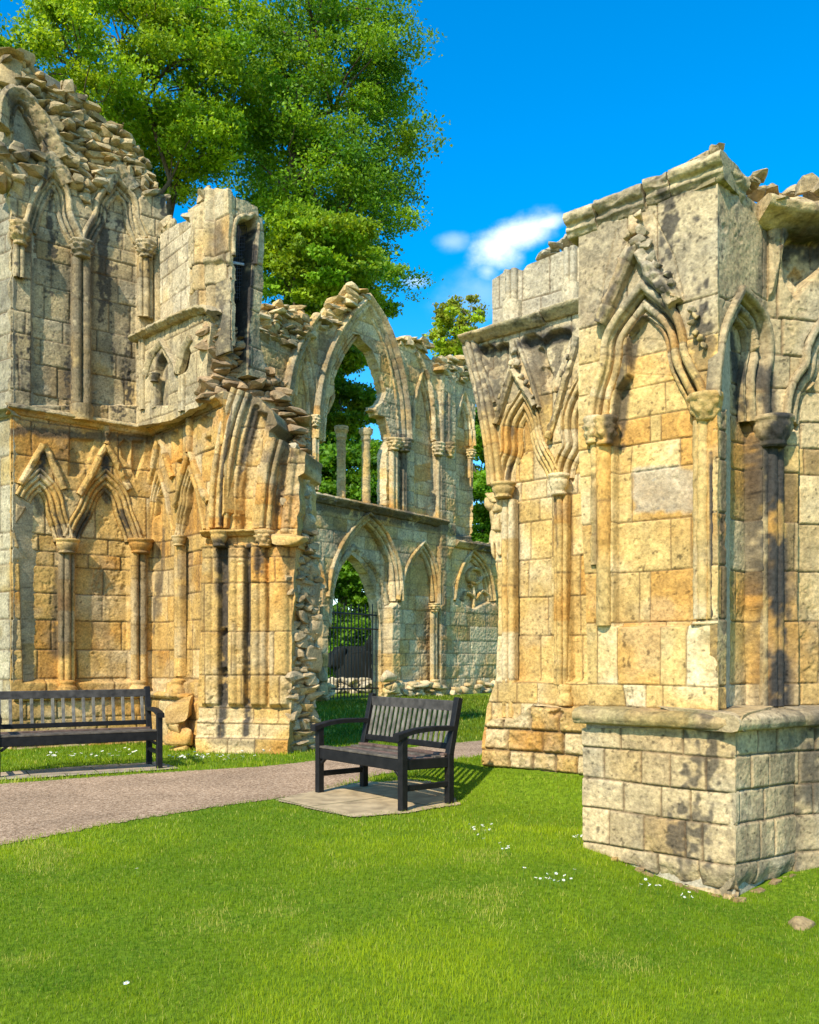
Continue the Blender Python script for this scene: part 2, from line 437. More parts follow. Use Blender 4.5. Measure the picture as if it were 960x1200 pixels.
# ------------------------------------------------------------------ stones
def _ico(sub=2):
    bm = bmesh.new(); bmesh.ops.create_icosphere(bm, subdivisions=sub, radius=1.0)
    V = np.array([v.co[:] for v in bm.verts]); Fc = np.array([[v.index for v in f.verts] for f in bm.faces]); bm.free()
    return V, Fc
ICO2 = _ico(2); ICO3 = _ico(3)
def stone(acc, c, size, rot, seed, pl, amp=.25, blocky=.55, ico=None, cfun=None):
    V, Fc = ico or ICO2
    R = np.random.default_rng(seed)
    P = np.sign(V)*np.abs(V)**(blocky*.75)
    P = P*(1+amp*fbm(V+R.random(3)*40, 1.6, 3, seed)[:, None]+amp*.35*fbm(V+R.random(3)*40, 5, 2, seed+1)[:, None])
    # planar chips
    for _ in range(7):
        n = R.normal(size=3); n /= np.linalg.norm(n); dd = R.uniform(.52, .8)
        t = P@n-dd; P = P-np.where(t > 0, t, 0)[:, None]*n*.95
    P = P*np.array(size)/2
    ca, sa = math.cos(rot[2]), math.sin(rot[2]); cb, sb = math.cos(rot[1]), math.sin(rot[1])
    Ry = np.array([[cb, 0, sb], [0, 1, 0], [-sb, 0, cb]]); Rz = np.array([[ca, -sa, 0], [sa, ca, 0], [0, 0, 1]])
    P = P@(Rz@Ry).T+np.array(c)
    r = R.random(2)
    C = cfun(P, r) if cfun else stone_col(pl, P, np.full(len(P), r[0]), np.full(len(P), r[1]))
    acc.add(P, Fc, C)
def rubble(name, pl, poly_px, parent, mat, h=(.07, .13), w=(.12, .32), d=0.0, depth=.12, jit=.06, seed=1, amp=.28, cfun=None, dfun=None, tilt=.12, top=True):
    R = np.random.default_rng(seed); poly = pl.poly(poly_px); A = Acc()
    z = poly[:, 1].min(); ang = math.atan2(pl.u[1], pl.u[0]); k = 0
    while z < poly[:, 1].max():
        hh = R.uniform(*h); u = poly[:, 0].min()-R.uniform(0, w[1])
        while u < poly[:, 0].max():
            ww = R.uniform(*w); uc = u+ww/2; zc = z+hh/2+R.normal(0, .012)
            if inside(np.array([uc]), np.array([zc]), poly)[0]:
                dep = d+R.normal(0, jit)*.6+(dfun(uc, zc) if dfun else 0)
                P = pl.w(uc, zc, dep)
                stone(A, P, (ww*1.42, depth*R.uniform(.9, 1.6), hh*R.uniform(1.3, 1.8)), (0, R.normal(0, tilt), ang+R.normal(0, .18)), seed*1000+k, pl, amp, cfun=cfun)
                k += 1
            u += ww
        z += hh*.93
    return A.build(name, mat, parent, smoothf=False)

# ------------------------------------------------------------------ plain joinery
def box(acc, a, b, w, t, up=(0, 0, 1), bev=.006, col=(.5, .5, .5)):
    """bar of section w x t from a to b with chamfered edges"""
    a = np.array(a, float); b = np.array(b, float); dr = b-a; L = np.linalg.norm(dr); dr /= L
    up = np.array(up, float); sd = np.cross(dr, up); sd /= np.linalg.norm(sd); up = np.cross(sd, dr)
    def ring(o, ww, tt, c):
        pts = [(-ww+c, -tt), (ww-c, -tt), (ww, -tt+c), (ww, tt-c), (ww-c, tt), (-ww+c, tt), (-ww, tt-c), (-ww, -tt+c)]
        return [a+dr*o+sd*x+up*y for x, y in pts]
    W, Tt = w/2, t/2; c = min(bev, W*.4, Tt*.4)
    V = ring(0, W-c, Tt-c, c*.5)+ring(c, W, Tt, c)+ring(L-c, W, Tt, c)+ring(L, W-c, Tt-c, c*.5)
    Fq = []
    for r in range(3):
        for i in range(8): Fq.append((r*8+i, r*8+(i+1) % 8, (r+1)*8+(i+1) % 8, (r+1)*8+i))
    Fq += [(0, 7, 6, 1), (1, 6, 5, 2), (2, 5, 4, 3)]
    o = 24; Fq += [(o, o+1, o+6, o+7), (o+1, o+2, o+5, o+6), (o+2, o+3, o+4, o+5)]
    acc.add(np.array(V), np.array(Fq), np.tile(np.array(col), (32, 1)))
def tube(acc, pts, rads, seg=8, col=(.5, .5, .5)):
    pts = np.array(pts, float); n = len(pts); th = np.linspace(0, 2*math.pi, seg, endpoint=False); V = []
    for i in range(n):
        t = pts[min(i+1, n-1)]-pts[max(i-1, 0)]; t /= np.linalg.norm(t)+1e-9
        up = np.array([0, 0, 1.]) if abs(t[2]) < .9 else np.array([0, 1., 0])
        s = np.cross(t, up); s /= np.linalg.norm(s); q = np.cross(s, t)
        V.append(pts[i]+rads[i]*(np.cos(th)[:, None]*s+np.sin(th)[:, None]*q))
    V = np.concatenate(V); ix = np.arange(n*seg).reshape(n, seg); nx = np.roll(ix, -1, 1)
    acc.add(V, np.stack([ix[:-1].ravel(), nx[:-1].ravel(), nx[1:].ravel(), ix[1:].ravel()], 1), np.tile(np.array(col), (len(V), 1)))

# ------------------------------------------------------------------ materials
def newmat(name):
    m = bpy.data.materials.new(name); m.use_nodes = True; nt = m.node_tree; nt.nodes.clear()
    o = nt.nodes.new('ShaderNodeOutputMaterial'); b = nt.nodes.new('ShaderNodeBsdfPrincipled'); nt.links.new(b.outputs[0], o.inputs[0])
    return m, nt, b, o
def N(nt, t, **k):
    n = nt.nodes.new(t)
    for a, v in k.items():
        if a.startswith('i_'): n.inputs[a[2:].replace('_', ' ')].default_value = v
        else: setattr(n, a, v)
    return n
def mstone(name, s=1.0, bump=.6, dist_=.01):
    m, nt, b, o = newmat(name); L = nt.links.new
    at = N(nt, 'ShaderNodeAttribute', attribute_name='Col')
    geo = N(nt, 'ShaderNodeNewGeometry')
    n1 = N(nt, 'ShaderNodeTexNoise'); n1.inputs['Scale'].default_value = 38*s; n1.inputs['Detail'].default_value = 8; n1.inputs['Roughness'].default_value = .65
    n2 = N(nt, 'ShaderNodeTexNoise'); n2.inputs['Scale'].default_value = 8*s; n2.inputs['Detail'].default_value = 6
    vo = N(nt, 'ShaderNodeTexVoronoi'); vo.inputs['Scale'].default_value = 60*s
    for t in (n1, n2, vo): L(geo.outputs['Position'], t.inputs['Vector'])
    mr = N(nt, 'ShaderNodeMapRange'); mr.inputs['From Min'].default_value = .3; mr.inputs['From Max'].default_value = .7; mr.inputs['To Min'].default_value = .58; mr.inputs['To Max'].default_value = 1.30
    L(n1.outputs['Fac'], mr.inputs['Value'])
    mr2 = N(nt, 'ShaderNodeMapRange'); mr2.inputs['From Min'].default_value = .3; mr2.inputs['From Max'].default_value = .7; mr2.inputs['To Min'].default_value = .86; mr2.inputs['To Max'].default_value = 1.12
    L(n2.outputs['Fac'], mr2.inputs['Value'])
    mm = N(nt, 'ShaderNodeMath', operation='MULTIPLY'); L(mr.outputs[0], mm.inputs[0]); L(mr2.outputs[0], mm.inputs[1])
    vm = N(nt, 'ShaderNodeVectorMath', operation='SCALE'); L(at.outputs['Color'], vm.inputs[0]); L(mm.outputs[0], vm.inputs['Scale'])
    L(vm.outputs[0], b.inputs['Base Color'])
    b.inputs['Roughness'].default_value = .92; b.inputs['Specular IOR Level'].default_value = .2
    ad = N(nt, 'ShaderNodeMath', operation='MULTIPLY_ADD'); L(vo.outputs['Distance'], ad.inputs[0]); ad.inputs[1].default_value = .25; L(n1.outputs['Fac'], ad.inputs[2])
    bp = N(nt, 'ShaderNodeBump'); bp.inputs['Strength'].default_value = bump; bp.inputs['Distance'].default_value = dist_
    L(ad.outputs[0], bp.inputs['Height']); L(bp.outputs[0], b.inputs['Normal'])
    return m
STONE = mstone('weathered_limestone')
STONEF = mstone('weathered_limestone_far', .5, .6, .02)
def mcol(name, rough=.6, noise=30, amt=.35, bump=.3, bd=.004, spec=.4, stretch=None):
    m, nt, b, o = newmat(name); L = nt.links.new
    at = N(nt, 'ShaderNodeAttribute', attribute_name='Col'); tc = N(nt, 'ShaderNodeTexCoord'); mp = N(nt, 'ShaderNodeMapping')
    L(tc.outputs['Object'], mp.inputs['Vector'])
    if stretch: mp.inputs['Scale'].default_value = stretch
    n1 = N(nt, 'ShaderNodeTexNoise'); n1.inputs['Scale'].default_value = noise; n1.inputs['Detail'].default_value = 6; L(mp.outputs[0], n1.inputs['Vector'])
    mr = N(nt, 'ShaderNodeMapRange'); mr.inputs['From Min'].default_value = .3; mr.inputs['From Max'].default_value = .7; mr.inputs['To Min'].default_value = 1-amt; mr.inputs['To Max'].default_value = 1+amt
    L(n1.outputs['Fac'], mr.inputs['Value'])
    vm = N(nt, 'ShaderNodeVectorMath', operation='SCALE'); L(at.outputs['Color'], vm.inputs[0]); L(mr.outputs[0], vm.inputs['Scale']); L(vm.outputs[0], b.inputs['Base Color'])
    b.inputs['Roughness'].default_value = rough; b.inputs['Specular IOR Level'].default_value = spec
    bp = N(nt, 'ShaderNodeBump'); bp.inputs['Strength'].default_value = bump; bp.inputs['Distance'].default_value = bd; L(n1.outputs['Fac'], bp.inputs['Height']); L(bp.outputs[0], b.inputs['Normal'])
    return m
def mleaf(name, trans=.4):
    m, nt, b, o = newmat(name); L = nt.links.new
    at = N(nt, 'ShaderNodeAttribute', attribute_name='Col'); L(at.outputs['Color'], b.inputs['Base Color'])
    b.inputs['Roughness'].default_value = .5; b.inputs['Specular IOR Level'].default_value = .25
    tr = N(nt, 'ShaderNodeBsdfTranslucent'); vm = N(nt, 'ShaderNodeVectorMath', operation='MULTIPLY'); L(at.outputs['Color'], vm.inputs[0]); vm.inputs[1].default_value = (1.5, 1.35, .5); L(vm.outputs[0], tr.inputs['Color'])
    mx = N(nt, 'ShaderNodeMixShader'); mx.inputs[0].default_value = trans; L(b.outputs[0], mx.inputs[1]); L(tr.outputs[0], mx.inputs[2]); L(mx.outputs[0], o.inputs[0])
    return m
WOOD = mcol('dark_weathered_wood', .6, 14, .5, .4, .003, .25)
IRON = mcol('black_iron', .5, 60, .3, .2, .002, .5)
LEAF = mleaf('tree_leaf', .42); BLADE = mleaf('grass_blade', .35)
BARK = mcol('bark', .9, 8, .4, .8, .03, .1)
# ------------------------------------------------------------------ terrain height
GP = [(1.147, 5.94, .094), (1.53, 5.62, -.118), (1.928, 5.3, -.19), (2.2, 5.45, -.12), (2.44, 5.67, -.03), (3.0, 5.7, .0), (3.8, 5.7, 0), (2.1, 4.5, -.16), (1.5, 4.8, -.10), (2.9, 4.9, -.08), (1.1, 5.3, .03)]
RW0 = np.array([.57, 9.0]); RW1 = np.array([1.75, 7.95])
def gz(X, Y):
    X = np.asarray(X, float); Y = np.asarray(Y, float); S = 0; W = .25
    for x, y, z in GP:
        w = np.exp(-((X-x)**2+(Y-y)**2)/(2*.3**2)); S = S+w*z; W = W+w
    z = S/W
    ab = RW1-RW0; t = np.clip(((X-RW0[0])*ab[0]+(Y-RW0[1])*ab[1])/(ab@ab), 0, 1)
    d2 = (X-RW0[0]-t*ab[0])**2+(Y-RW0[1]-t*ab[1])**2
    z = z+.27*np.exp(-d2/(2*.38**2))
    z = z+.16*smooth(Y, 16, 24)*(X < 30)
    P = np.stack([X.ravel(), Y.ravel(), 0*X.ravel()], 1)
    return z+(fbm(P, .55, 2, 401)*.012).reshape(X.shape)
def gpt(px, py):                              # pixel on level ground
    Y = EYE*F/(py-HZ); return np.array([(px-CX)/F*Y, Y])

# path outline on the ground
near_e = [(-900, 1160), (-400, 1075), (-160, 1030), (0, 990), (60, 980), (125, 967), (190, 957), (250, 947), (320, 937), (372, 929), (440, 910), (500, 898), (568, 884), (640, 871), (760, 858), (900, 851)]
far_e = [(900, 842), (760, 849), (640, 858), (568, 867.5), (500, 874), (420, 885), (367, 892), (300, 899), (213, 904), (120, 911), (0, 920), (-160, 935), (-500, 965), (-1000, 1010)]
PATH = np.array([gpt(*p) for p in near_e+far_e])
SLAB_C = np.array([gpt(*p) for p in [(318, 939), (372, 951), (412, 958.5), (480, 953), (540, 945), (520, 932), (470, 923), (425, 917), (352, 931)]])
SLAB_L = np.array([gpt(*p) for p in [(-120, 932), (0, 916), (213, 901.5), (186, 893), (100, 898), (0, 906), (-120, 919)]])
def in_path(X, Y, grow=0.0):
    P = np.stack([X.ravel(), Y.ravel(), 0*X.ravel()], 1)
    q = (fbm(P, 5, 3, 77)*.045+fbm(P, 1.2, 2, 78)*.05).reshape(X.shape)
    r = np.zeros(X.shape, bool)
    for pg in (PATH, SLAB_C, SLAB_L):
        ins = inside(X, Y, pg); dd = dist(X, Y, pg, True)
        r |= (np.where(ins, dd, -dd)+q*(1 if pg is PATH else .5)-.02) > grow
    return r

def build_ground():
    def sheet(name, xs, ys, mat, dz, mask=None, struct=True):
        X, Y = np.meshgrid(xs, ys); Z = gz(X, Y)+dz
        V = np.stack([X.ravel(), Y.ravel(), Z.ravel()], 1); ix = np.arange(X.size).reshape(X.shape)
        q = np.stack([ix[:-1, :-1].ravel(), ix[:-1, 1:].ravel(), ix[1:, 1:].ravel(), ix[1:, :-1].ravel()], 1)
        if mask is not None:
            m = mask(X, Y).ravel(); q = q[m[q].all(1)]
        us = np.unique(q); rm = np.full(X.size, -1); rm[us] = np.arange(len(us))
        o = mk(name, V[us], [rm[q]], mat); tag(o, kind='structure'); return o
    m, nt, b, o_ = newmat('lawn_soil'); L = nt.links.new
    geo = N(nt, 'ShaderNodeNewGeometry'); n1 = N(nt, 'ShaderNodeTexNoise'); n1.inputs['Scale'].default_value = 30; n1.inputs['Detail'].default_value = 8; L(geo.outputs['Position'], n1.inputs['Vector'])
    n2 = N(nt, 'ShaderNodeTexNoise'); n2.inputs['Scale'].default_value = 1.5; n2.inputs['Detail'].default_value = 4; L(geo.outputs['Position'], n2.inputs['Vector'])
    r = N(nt, 'ShaderNodeValToRGB'); L(n1.outputs['Fac'], r.inputs[0]); r.color_ramp.elements[0].position = .3; r.color_ramp.elements[0].color = (.07, .115, .006, 1); r.color_ramp.elements[1].position = .7; r.color_ramp.elements[1].color = (.17, .25, .010, 1)
    L(r.outputs[0], b.inputs['Base Color']); b.inputs['Roughness'].default_value = .95; b.inputs['Specular IOR Level'].default_value = .1
    xs = np.concatenate([[-800, -300, -120, -60, -30, -20], np.arange(-14, 14.01, .12), [20, 30, 60, 120, 300, 800]])
    ys = np.concatenate([[-60, -20, -8, -3], np.arange(0, 16, .12), np.arange(16, 40, 1.0), [45, 60, 100, 200, 500, 1500]])
    sheet('ground', xs, ys, m, 0)
    # tarmac path
    m, nt, b, o_ = newmat('tarmac'); L = nt.links.new
    geo = N(nt, 'ShaderNodeNewGeometry'); v = N(nt, 'ShaderNodeTexVoronoi'); v.inputs['Scale'].default_value = 75; L(geo.outputs['Position'], v.inputs['Vector'])
    r = N(nt, 'ShaderNodeValToRGB'); sp = N(nt, 'ShaderNodeSeparateColor'); L(v.outputs['Color'], sp.inputs[0]); L(sp.outputs[0], r.inputs[0])
    e = r.color_ramp.elements; e[0].position = 0; e[0].color = (.16, .10, .055, 1); e[1].position = 1; e[1].color = (.60, .42, .26, 1)
    for p, c in ((.35, (.31, .20, .115, 1)), (.75, (.42, .28, .165, 1))):
        x = e.new(p); x.color = c
    n2 = N(nt, 'ShaderNodeTexNoise'); n2.inputs['Scale'].default_value = 1.3; n2.inputs['Detail'].default_value = 6; L(geo.outputs['Position'], n2.inputs['Vector'])
    mr = N(nt, 'ShaderNodeMapRange'); mr.inputs['From Min'].default_value = .3; mr.inputs['From Max'].default_value = .7; mr.inputs['To Min'].default_value = .78; mr.inputs['To Max'].default_value = 1.15; L(n2.outputs['Fac'], mr.inputs['Value'])
    vm = N(nt, 'ShaderNodeVectorMath', operation='SCALE'); L(r.outputs[0], vm.inputs[0]); L(mr.outputs[0], vm.inputs['Scale']); L(vm.outputs[0], b.inputs['Base Color'])
    b.inputs['Roughness'].default_value = .95; b.inputs['Specular IOR Level'].default_value = .08
    bp = N(nt, 'ShaderNodeBump'); bp.inputs['Strength'].default_value = .5; bp.inputs['Distance'].default_value = .006; L(v.outputs['Distance'], bp.inputs['Height']); L(bp.outputs[0], b.inputs['Normal'])
    px0, py0 = PATH.min(0); px1, py1 = PATH.max(0)
    def pm(X, Y):
        P = np.stack([X.ravel(), Y.ravel(), 0*X.ravel()], 1); q = (fbm(P, 6, 3, 77)*.05).reshape(X.shape)
        ins = inside(X, Y, PATH); dd = dist(X, Y, PATH, True); return np.where(ins, dd, -dd)+q > -.03
    sheet('path', np.arange(max(px0, -11), px1, .04), np.arange(py0, min(py1, 19), .04), m, .006, pm)
    # flagstones under the benches
    def slabs(name, poly, dz, cols, ang, sz):
        m, nt, b, o_ = newmat(name+'_stone'); L = nt.links.new
        tc = N(nt, 'ShaderNodeNewGeometry'); mp = N(nt, 'ShaderNodeMapping'); mp.inputs['Rotation'].default_value = (0, 0, ang); L(tc.outputs['Position'], mp.inputs['Vector'])
        br = N(nt, 'ShaderNodeTexBrick'); L(mp.outputs[0], br.inputs['Vector']); br.inputs['Scale'].default_value = 1; br.inputs['Brick Width'].default_value = sz; br.inputs['Row Height'].default_value = sz*.75; br.inputs['Mortar Size'].default_value = .008; br.inputs['Mortar Smooth'].default_value = .3
        br.inputs['Color1'].default_value = cols[0]+(1,); br.inputs['Color2'].default_value = cols[1]+(1,); br.inputs['Mortar'].default_value = (.06, .07, .02, 1)
        n = N(nt, 'ShaderNodeTexNoise'); n.inputs['Scale'].default_value = 7; n.inputs['Detail'].default_value = 9; L(tc.outputs['Position'], n.inputs['Vector'])
        mr = N(nt, 'ShaderNodeMapRange'); mr.inputs['From Min'].default_value = .3; mr.inputs['From Max'].default_value = .7; mr.inputs['To Min'].default_value = .65; mr.inputs['To Max'].default_value = 1.25; L(n.outputs['Fac'], mr.inputs['Value'])
        vm = N(nt, 'ShaderNodeVectorMath', operation='SCALE'); L(br.outputs['Color'], vm.inputs[0]); L(mr.outputs[0], vm.inputs['Scale']); L(vm.outputs[0], b.inputs['Base Color']); b.inputs['Roughness'].default_value = .95; b.inputs['Specular IOR Level'].default_value = .08
        def sm(X, Y):
            P = np.stack([X.ravel(), Y.ravel(), 0*X.ravel()], 1); q = (fbm(P, 5, 3, 79)*.03).reshape(X.shape)
            ins = inside(X, Y, poly); dd = dist(X, Y, poly, True); return np.where(ins, dd, -dd)+q > -.01
        a, c = poly.min(0), poly.max(0)
        sheet(name, np.arange(max(a[0], -9)-.05, c[0]+.05, .03), np.arange(a[1]-.05, c[1]+.05, .03), m, dz, sm)
    slabs('bench_paving', SLAB_C, .012, ((.42, .31, .17), (.40, .30, .165)), .9, 1.1)
    slabs('paving', SLAB_L, .012, ((.42, .32, .21), (.34, .27, .18)), -.5, .7)

# walls' footprints where no grass grows: filled by the masonry script
FOOT = []
def build_grass():
    R = np.random.default_rng(3)
    bands = [(2.6, 4.2, 15000, .0022, .026), (4.2, 6.2, 8000, .0031, .029), (6.2, 9.2, 3600, .0046, .032), (9.2, 13.2, 900, .009, .05), (13.2, 17.5, 420, .014, .06), (17.5, 26, 200, .024, .075)]
    A = Acc()
    for (y0, y1, dens, bwid, bh) in bands:
        xmax = y1*.47+.9; area = (y1-y0)*2*xmax; n = int(dens*area*1.0)
        X = R.uniform(-xmax, xmax, n); Y = R.uniform(y0, y1, n)
        k = np.abs(X) < Y*.47+.9
        X, Y = X[k], Y[k]
        k = ~in_path(X+R.normal(0, .035, len(X)), Y+R.normal(0, .045, len(X)), .01)
        for f in FOOT: k &= ~inside(X, Y, f)
        X, Y = X[k], Y[k]; n = len(X)
        P0 = np.stack([X, Y, 0*X], 1)
        bare = fbm(P0, 2.1, 3, 15)
        Z = gz(X, Y)
        c1 = fbm(P0, .8, 3, 11); c2 = fbm(P0, 5, 3, 12); c3 = R.random(n)
        h = bh*(.55+.7*R.random(n))*(1+.25*c1+.3*c2)
        th = R.uniform(0, 2*math.pi, n); ln = R.normal(0, .45, n)*h; lt = R.uniform(0, 2*math.pi, n)
        dx, dy = np.cos(th)*bwid/2, np.sin(th)*bwid/2
        lx, ly = np.cos(lt)*ln, np.sin(lt)*ln
        z0 = Z-.004
        a = np.stack([X-dx, Y-dy, z0], 1); b = np.stack([X+dx, Y+dy, z0], 1)
        c = np.stack([X+dx*.7+lx*.4, Y+dy*.7+ly*.4, z0+h*.6], 1); d = np.stack([X-dx*.7+lx*.4, Y-dy*.7+ly*.4, z0+h*.6], 1)
        t = np.stack([X+lx, Y+ly, z0+h], 1)
        V = np.stack([a, b, c, d, t], 1).reshape(-1, 3); i = np.arange(n)*5
        g1 = np.array([.10, .195, .004]); g2 = np.array([.33, .41, .008]); g3 = np.array([.50, .46, .09])
        if y0 > 13: g1 = g1*.5; g2 = g2*.55  # far lawn's shade put into the blade colours
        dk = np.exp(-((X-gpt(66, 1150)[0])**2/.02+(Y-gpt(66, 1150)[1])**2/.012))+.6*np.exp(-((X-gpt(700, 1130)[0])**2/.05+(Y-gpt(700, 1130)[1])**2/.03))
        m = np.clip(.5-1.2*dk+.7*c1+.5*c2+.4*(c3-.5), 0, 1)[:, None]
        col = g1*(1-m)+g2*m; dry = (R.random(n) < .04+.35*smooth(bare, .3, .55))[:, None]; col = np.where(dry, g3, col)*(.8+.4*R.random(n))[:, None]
        C = np.repeat(col[:, None, :], 5, 1); C = C.reshape(-1, 3)
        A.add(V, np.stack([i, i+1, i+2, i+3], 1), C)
        A.F3.append(np.stack([i+3, i+2, i+4], 1)+A.n-len(V))
    o = A.build('grass', BLADE, smoothf=False); tag(o, 'short mown bright green lawn around the path and benches', 'grass', kind='stuff')

# ------------------------------------------------------------------ trees
def tree(name, base_, H, crown_c, crown_r, label, group, nl, leaf, cols, trunk_r, seed, lobes=34, bright=1.0, split=.3, fill=.5, cat='tree', sub=.27):
    R = np.random.default_rng(seed); t = thing(name, base_, label, cat, group); sub_ = sub
    base_ = np.array(base_, float); cc = np.array(crown_c, float); cr = np.array(crown_r, float)
    A = Acc(); tips = []
    # clump centres: on an uneven shell and inside
    K = lobes; cl = []
    while len(cl) < K:
        v = R.normal(size=3); v /= np.linalg.norm(v); r = R.uniform(.25, 1)**.55
        p = cc+v*cr*r*R.uniform(.82, 1.08); cl.append(p)
    cl = np.array(cl)
    fork = base_+np.array([0, 0, H*split]); top = cc+np.array([0, 0, cr[2]*.55])
    def limb(a, b, r0, r1, n=7, wob=.35):
        s = np.linspace(0, 1, n)[:, None]; p = a+(b-a)*s; L = np.linalg.norm(b-a)
        w = R.normal(0, 1, (n, 3))*L*.03*wob*3*np.sin(s*math.pi); p = p+w; p[:, 2] += np.sin(s[:, 0]*math.pi)*L*.06
        tube(A, p, np.linspace(r0, r1, n), 7, (.10, .075, .05)); return p
    mp = [base_+np.array([0, 0, -.3]), base_+np.array([.05, 0, H*split*.5]), fork]
    tube(A, mp, [trunk_r*1.25, trunk_r, trunk_r*.85], 10, (.10, .075, .05))
    lead = [limb(fork, cc+np.array([R.uniform(-.4, .4)*cr[0], R.uniform(-.4, .4)*cr[1], R.uniform(.1, .7)*cr[2]]), trunk_r*.7, trunk_r*.12, 9) for _ in range(5)]
    allp = np.concatenate([l[2:] for l in lead])
    for p in cl:
        d_ = np.linalg.norm(allp-p, axis=1)+np.maximum(0, allp[:, 2]-p[2])*1.5; j = np.argmin(d_); 
        limb(allp[j], p, trunk_r*.16, trunk_r*.03, 6)
    o = A.build('trunk', BARK, t)
    # leaves
    per = nl//K; V = []; C = []
    for p in cl:
        rad = np.array([R.uniform(.8, 1.5), R.uniform(.8, 1.5), R.uniform(.5, .95)])*cr.mean()*sub_
        nsub = 12; sb = R.normal(size=(nsub, 3)); sb /= np.linalg.norm(sb, axis=1)[:, None]; sb = p+sb*rad*R.uniform(.35, 1.0, (nsub, 1))
        w = R.integers(0, nsub, per)
        q = sb[w]+R.normal(size=(per, 3))*rad*np.array([.26, .26, .15])
        V.append(q)
        shade = R.uniform(.8, 1.15); base_c = cols[0]+(cols[1]-cols[0])*R.random()
        C.append(np.tile(base_c*shade, (per, 1)))
    Q = np.concatenate(V); C = np.concatenate(C); n = len(Q)
    nr = R.normal(size=(n, 3))*np.array([.7, .7, .55])+np.array([0, -.15, .6]); nr /= np.linalg.norm(nr, axis=1)[:, None]
    a = np.cross(nr, R.normal(size=(n, 3))); a /= np.linalg.norm(a, axis=1)[:, None]; b = np.cross(nr, a)
    s = (leaf*R.uniform(.6, 1.35, n))[:, None]
    v0 = Q-a*s; v1 = Q+b*s*.62+nr*s*.12; v2 = Q+a*s; v3 = Q-b*s*.62+nr*s*.12
    VV = np.stack([v0, v1, v2, v3], 1).reshape(-1, 3)
    C = C*R.uniform(.75, 1.25, (n, 1)); C = np.repeat(C[:, None, :], 4, 1).reshape(-1, 3)*bright
    i = np.arange(n)*4
    A = Acc(); A.add(VV, np.stack([i, i+1, i+2, i+3], 1), C); A.build('crown', LEAF, t, smoothf=False)
    return t
def P3(px, py, Y): return ((px-CX)/F*Y, Y, EYE+(HZ-py)*Y/F)
def build_trees():
    LG = np.array([.12, .26, .010]), np.array([.37, .50, .022]); DG = np.array([.08, .20, .010]), np.array([.20, .37, .018]); YG = np.array([.26, .28, .03]), np.array([.42, .40, .05])
    def T(name, px, py, Y, rx, rz, ry, bx, label, group, nl, leaf, cols, tr, seed, **k):
        c = P3(px, py, Y); rxm = rx*Y/F; rzm = rz*Y/F
        b = ((bx-CX)/F*Y, Y, .1)
        return tree(name, b, c[2], c, (rxm, ry, rzm), label, group, nl, leaf, cols, tr, seed, **k)
    T('broadleaf_tree', 165, 85, 34, 150, 165, 4.2, 190, 'tall light green tree rising behind the left wall beside the stair turret', 'big trees behind the ruin', 98000, .078, LG, .26, 8, lobes=175, sub=.155)
    T('broadleaf_tree', 378, 130, 38, 138, 250, 4.6, 352, 'tallest dense green tree behind the broken window arch against the sky', 'big trees behind the ruin', 115000, .075, (np.array([.08, .21, .010]), np.array([.25, .40, .018])), .38, 11, lobes=170, sub=.15)
    T('broadleaf_tree', 382, 470, 41, 62, 112, 3.2, 400, 'green tree seen through the open window arch behind the stone mullions', 'lower trees behind the ruin', 60000, .10, (DG[0], LG[1]*.7), .2, 23, lobes=90, sub=.2)
    T('broadleaf_tree', 378, 312, 35, 88, 72, 3.0, 340, 'lower leafy boughs of a tree filling the gap above the window arch', 'lower trees behind the ruin', 46000, .09, (DG[1], LG[1]*.7), .16, 27, lobes=90, sub=.2)
    T('young_tree', 540, 400, 33, 40, 56, 1.4, 540, 'small yellow green tree showing above the far wall under the cloud', None, 15000, .06, (YG[0], LG[1]), .07, 31, lobes=80, sub=.17)
    T('bush', 404, 588, 36, 80, 72, 2.5, 405, 'dark green shrub mass behind the window sill', 'shrubs behind the ruin', 44000, .10, DG, .1, 41, lobes=60, cat='bush')
    T('bush', 580, 570, 34, 50, 95, 2.5, 575, 'dark green bush in the gap between the far wall and the right wall', 'shrubs behind the ruin', 40000, .09, DG, .1, 43, lobes=60, cat='bush')
    T('bush', 408, 705, 33, 62, 90, 1.8, 400, 'dark leafy bush seen through the gated doorway', 'shrubs behind the ruin', 36000, .085, DG, .06, 47, lobes=60, cat='bush')
    T('bush', 420, 775, 36, 90, 55, 1.8, 420, 'low dark hedge row far beyond the gate', 'shrubs behind the ruin', 26000, .12, DG, .06, 49, lobes=60, cat='bush')
    T('bush', 900, 640, 48, 330, 100, 3, 900, 'long dark hedge line behind the nearest buttress', 'shrubs behind the ruin', 22000, .2, DG, .1, 59, lobes=80, cat='bush', sub=.3)
    T('dark_tree', -35, 60, 33, 55, 50, 2, -40, 'dark tree crown at the far left edge above the wall', None, 9000, .12, DG, .2, 53, lobes=24)
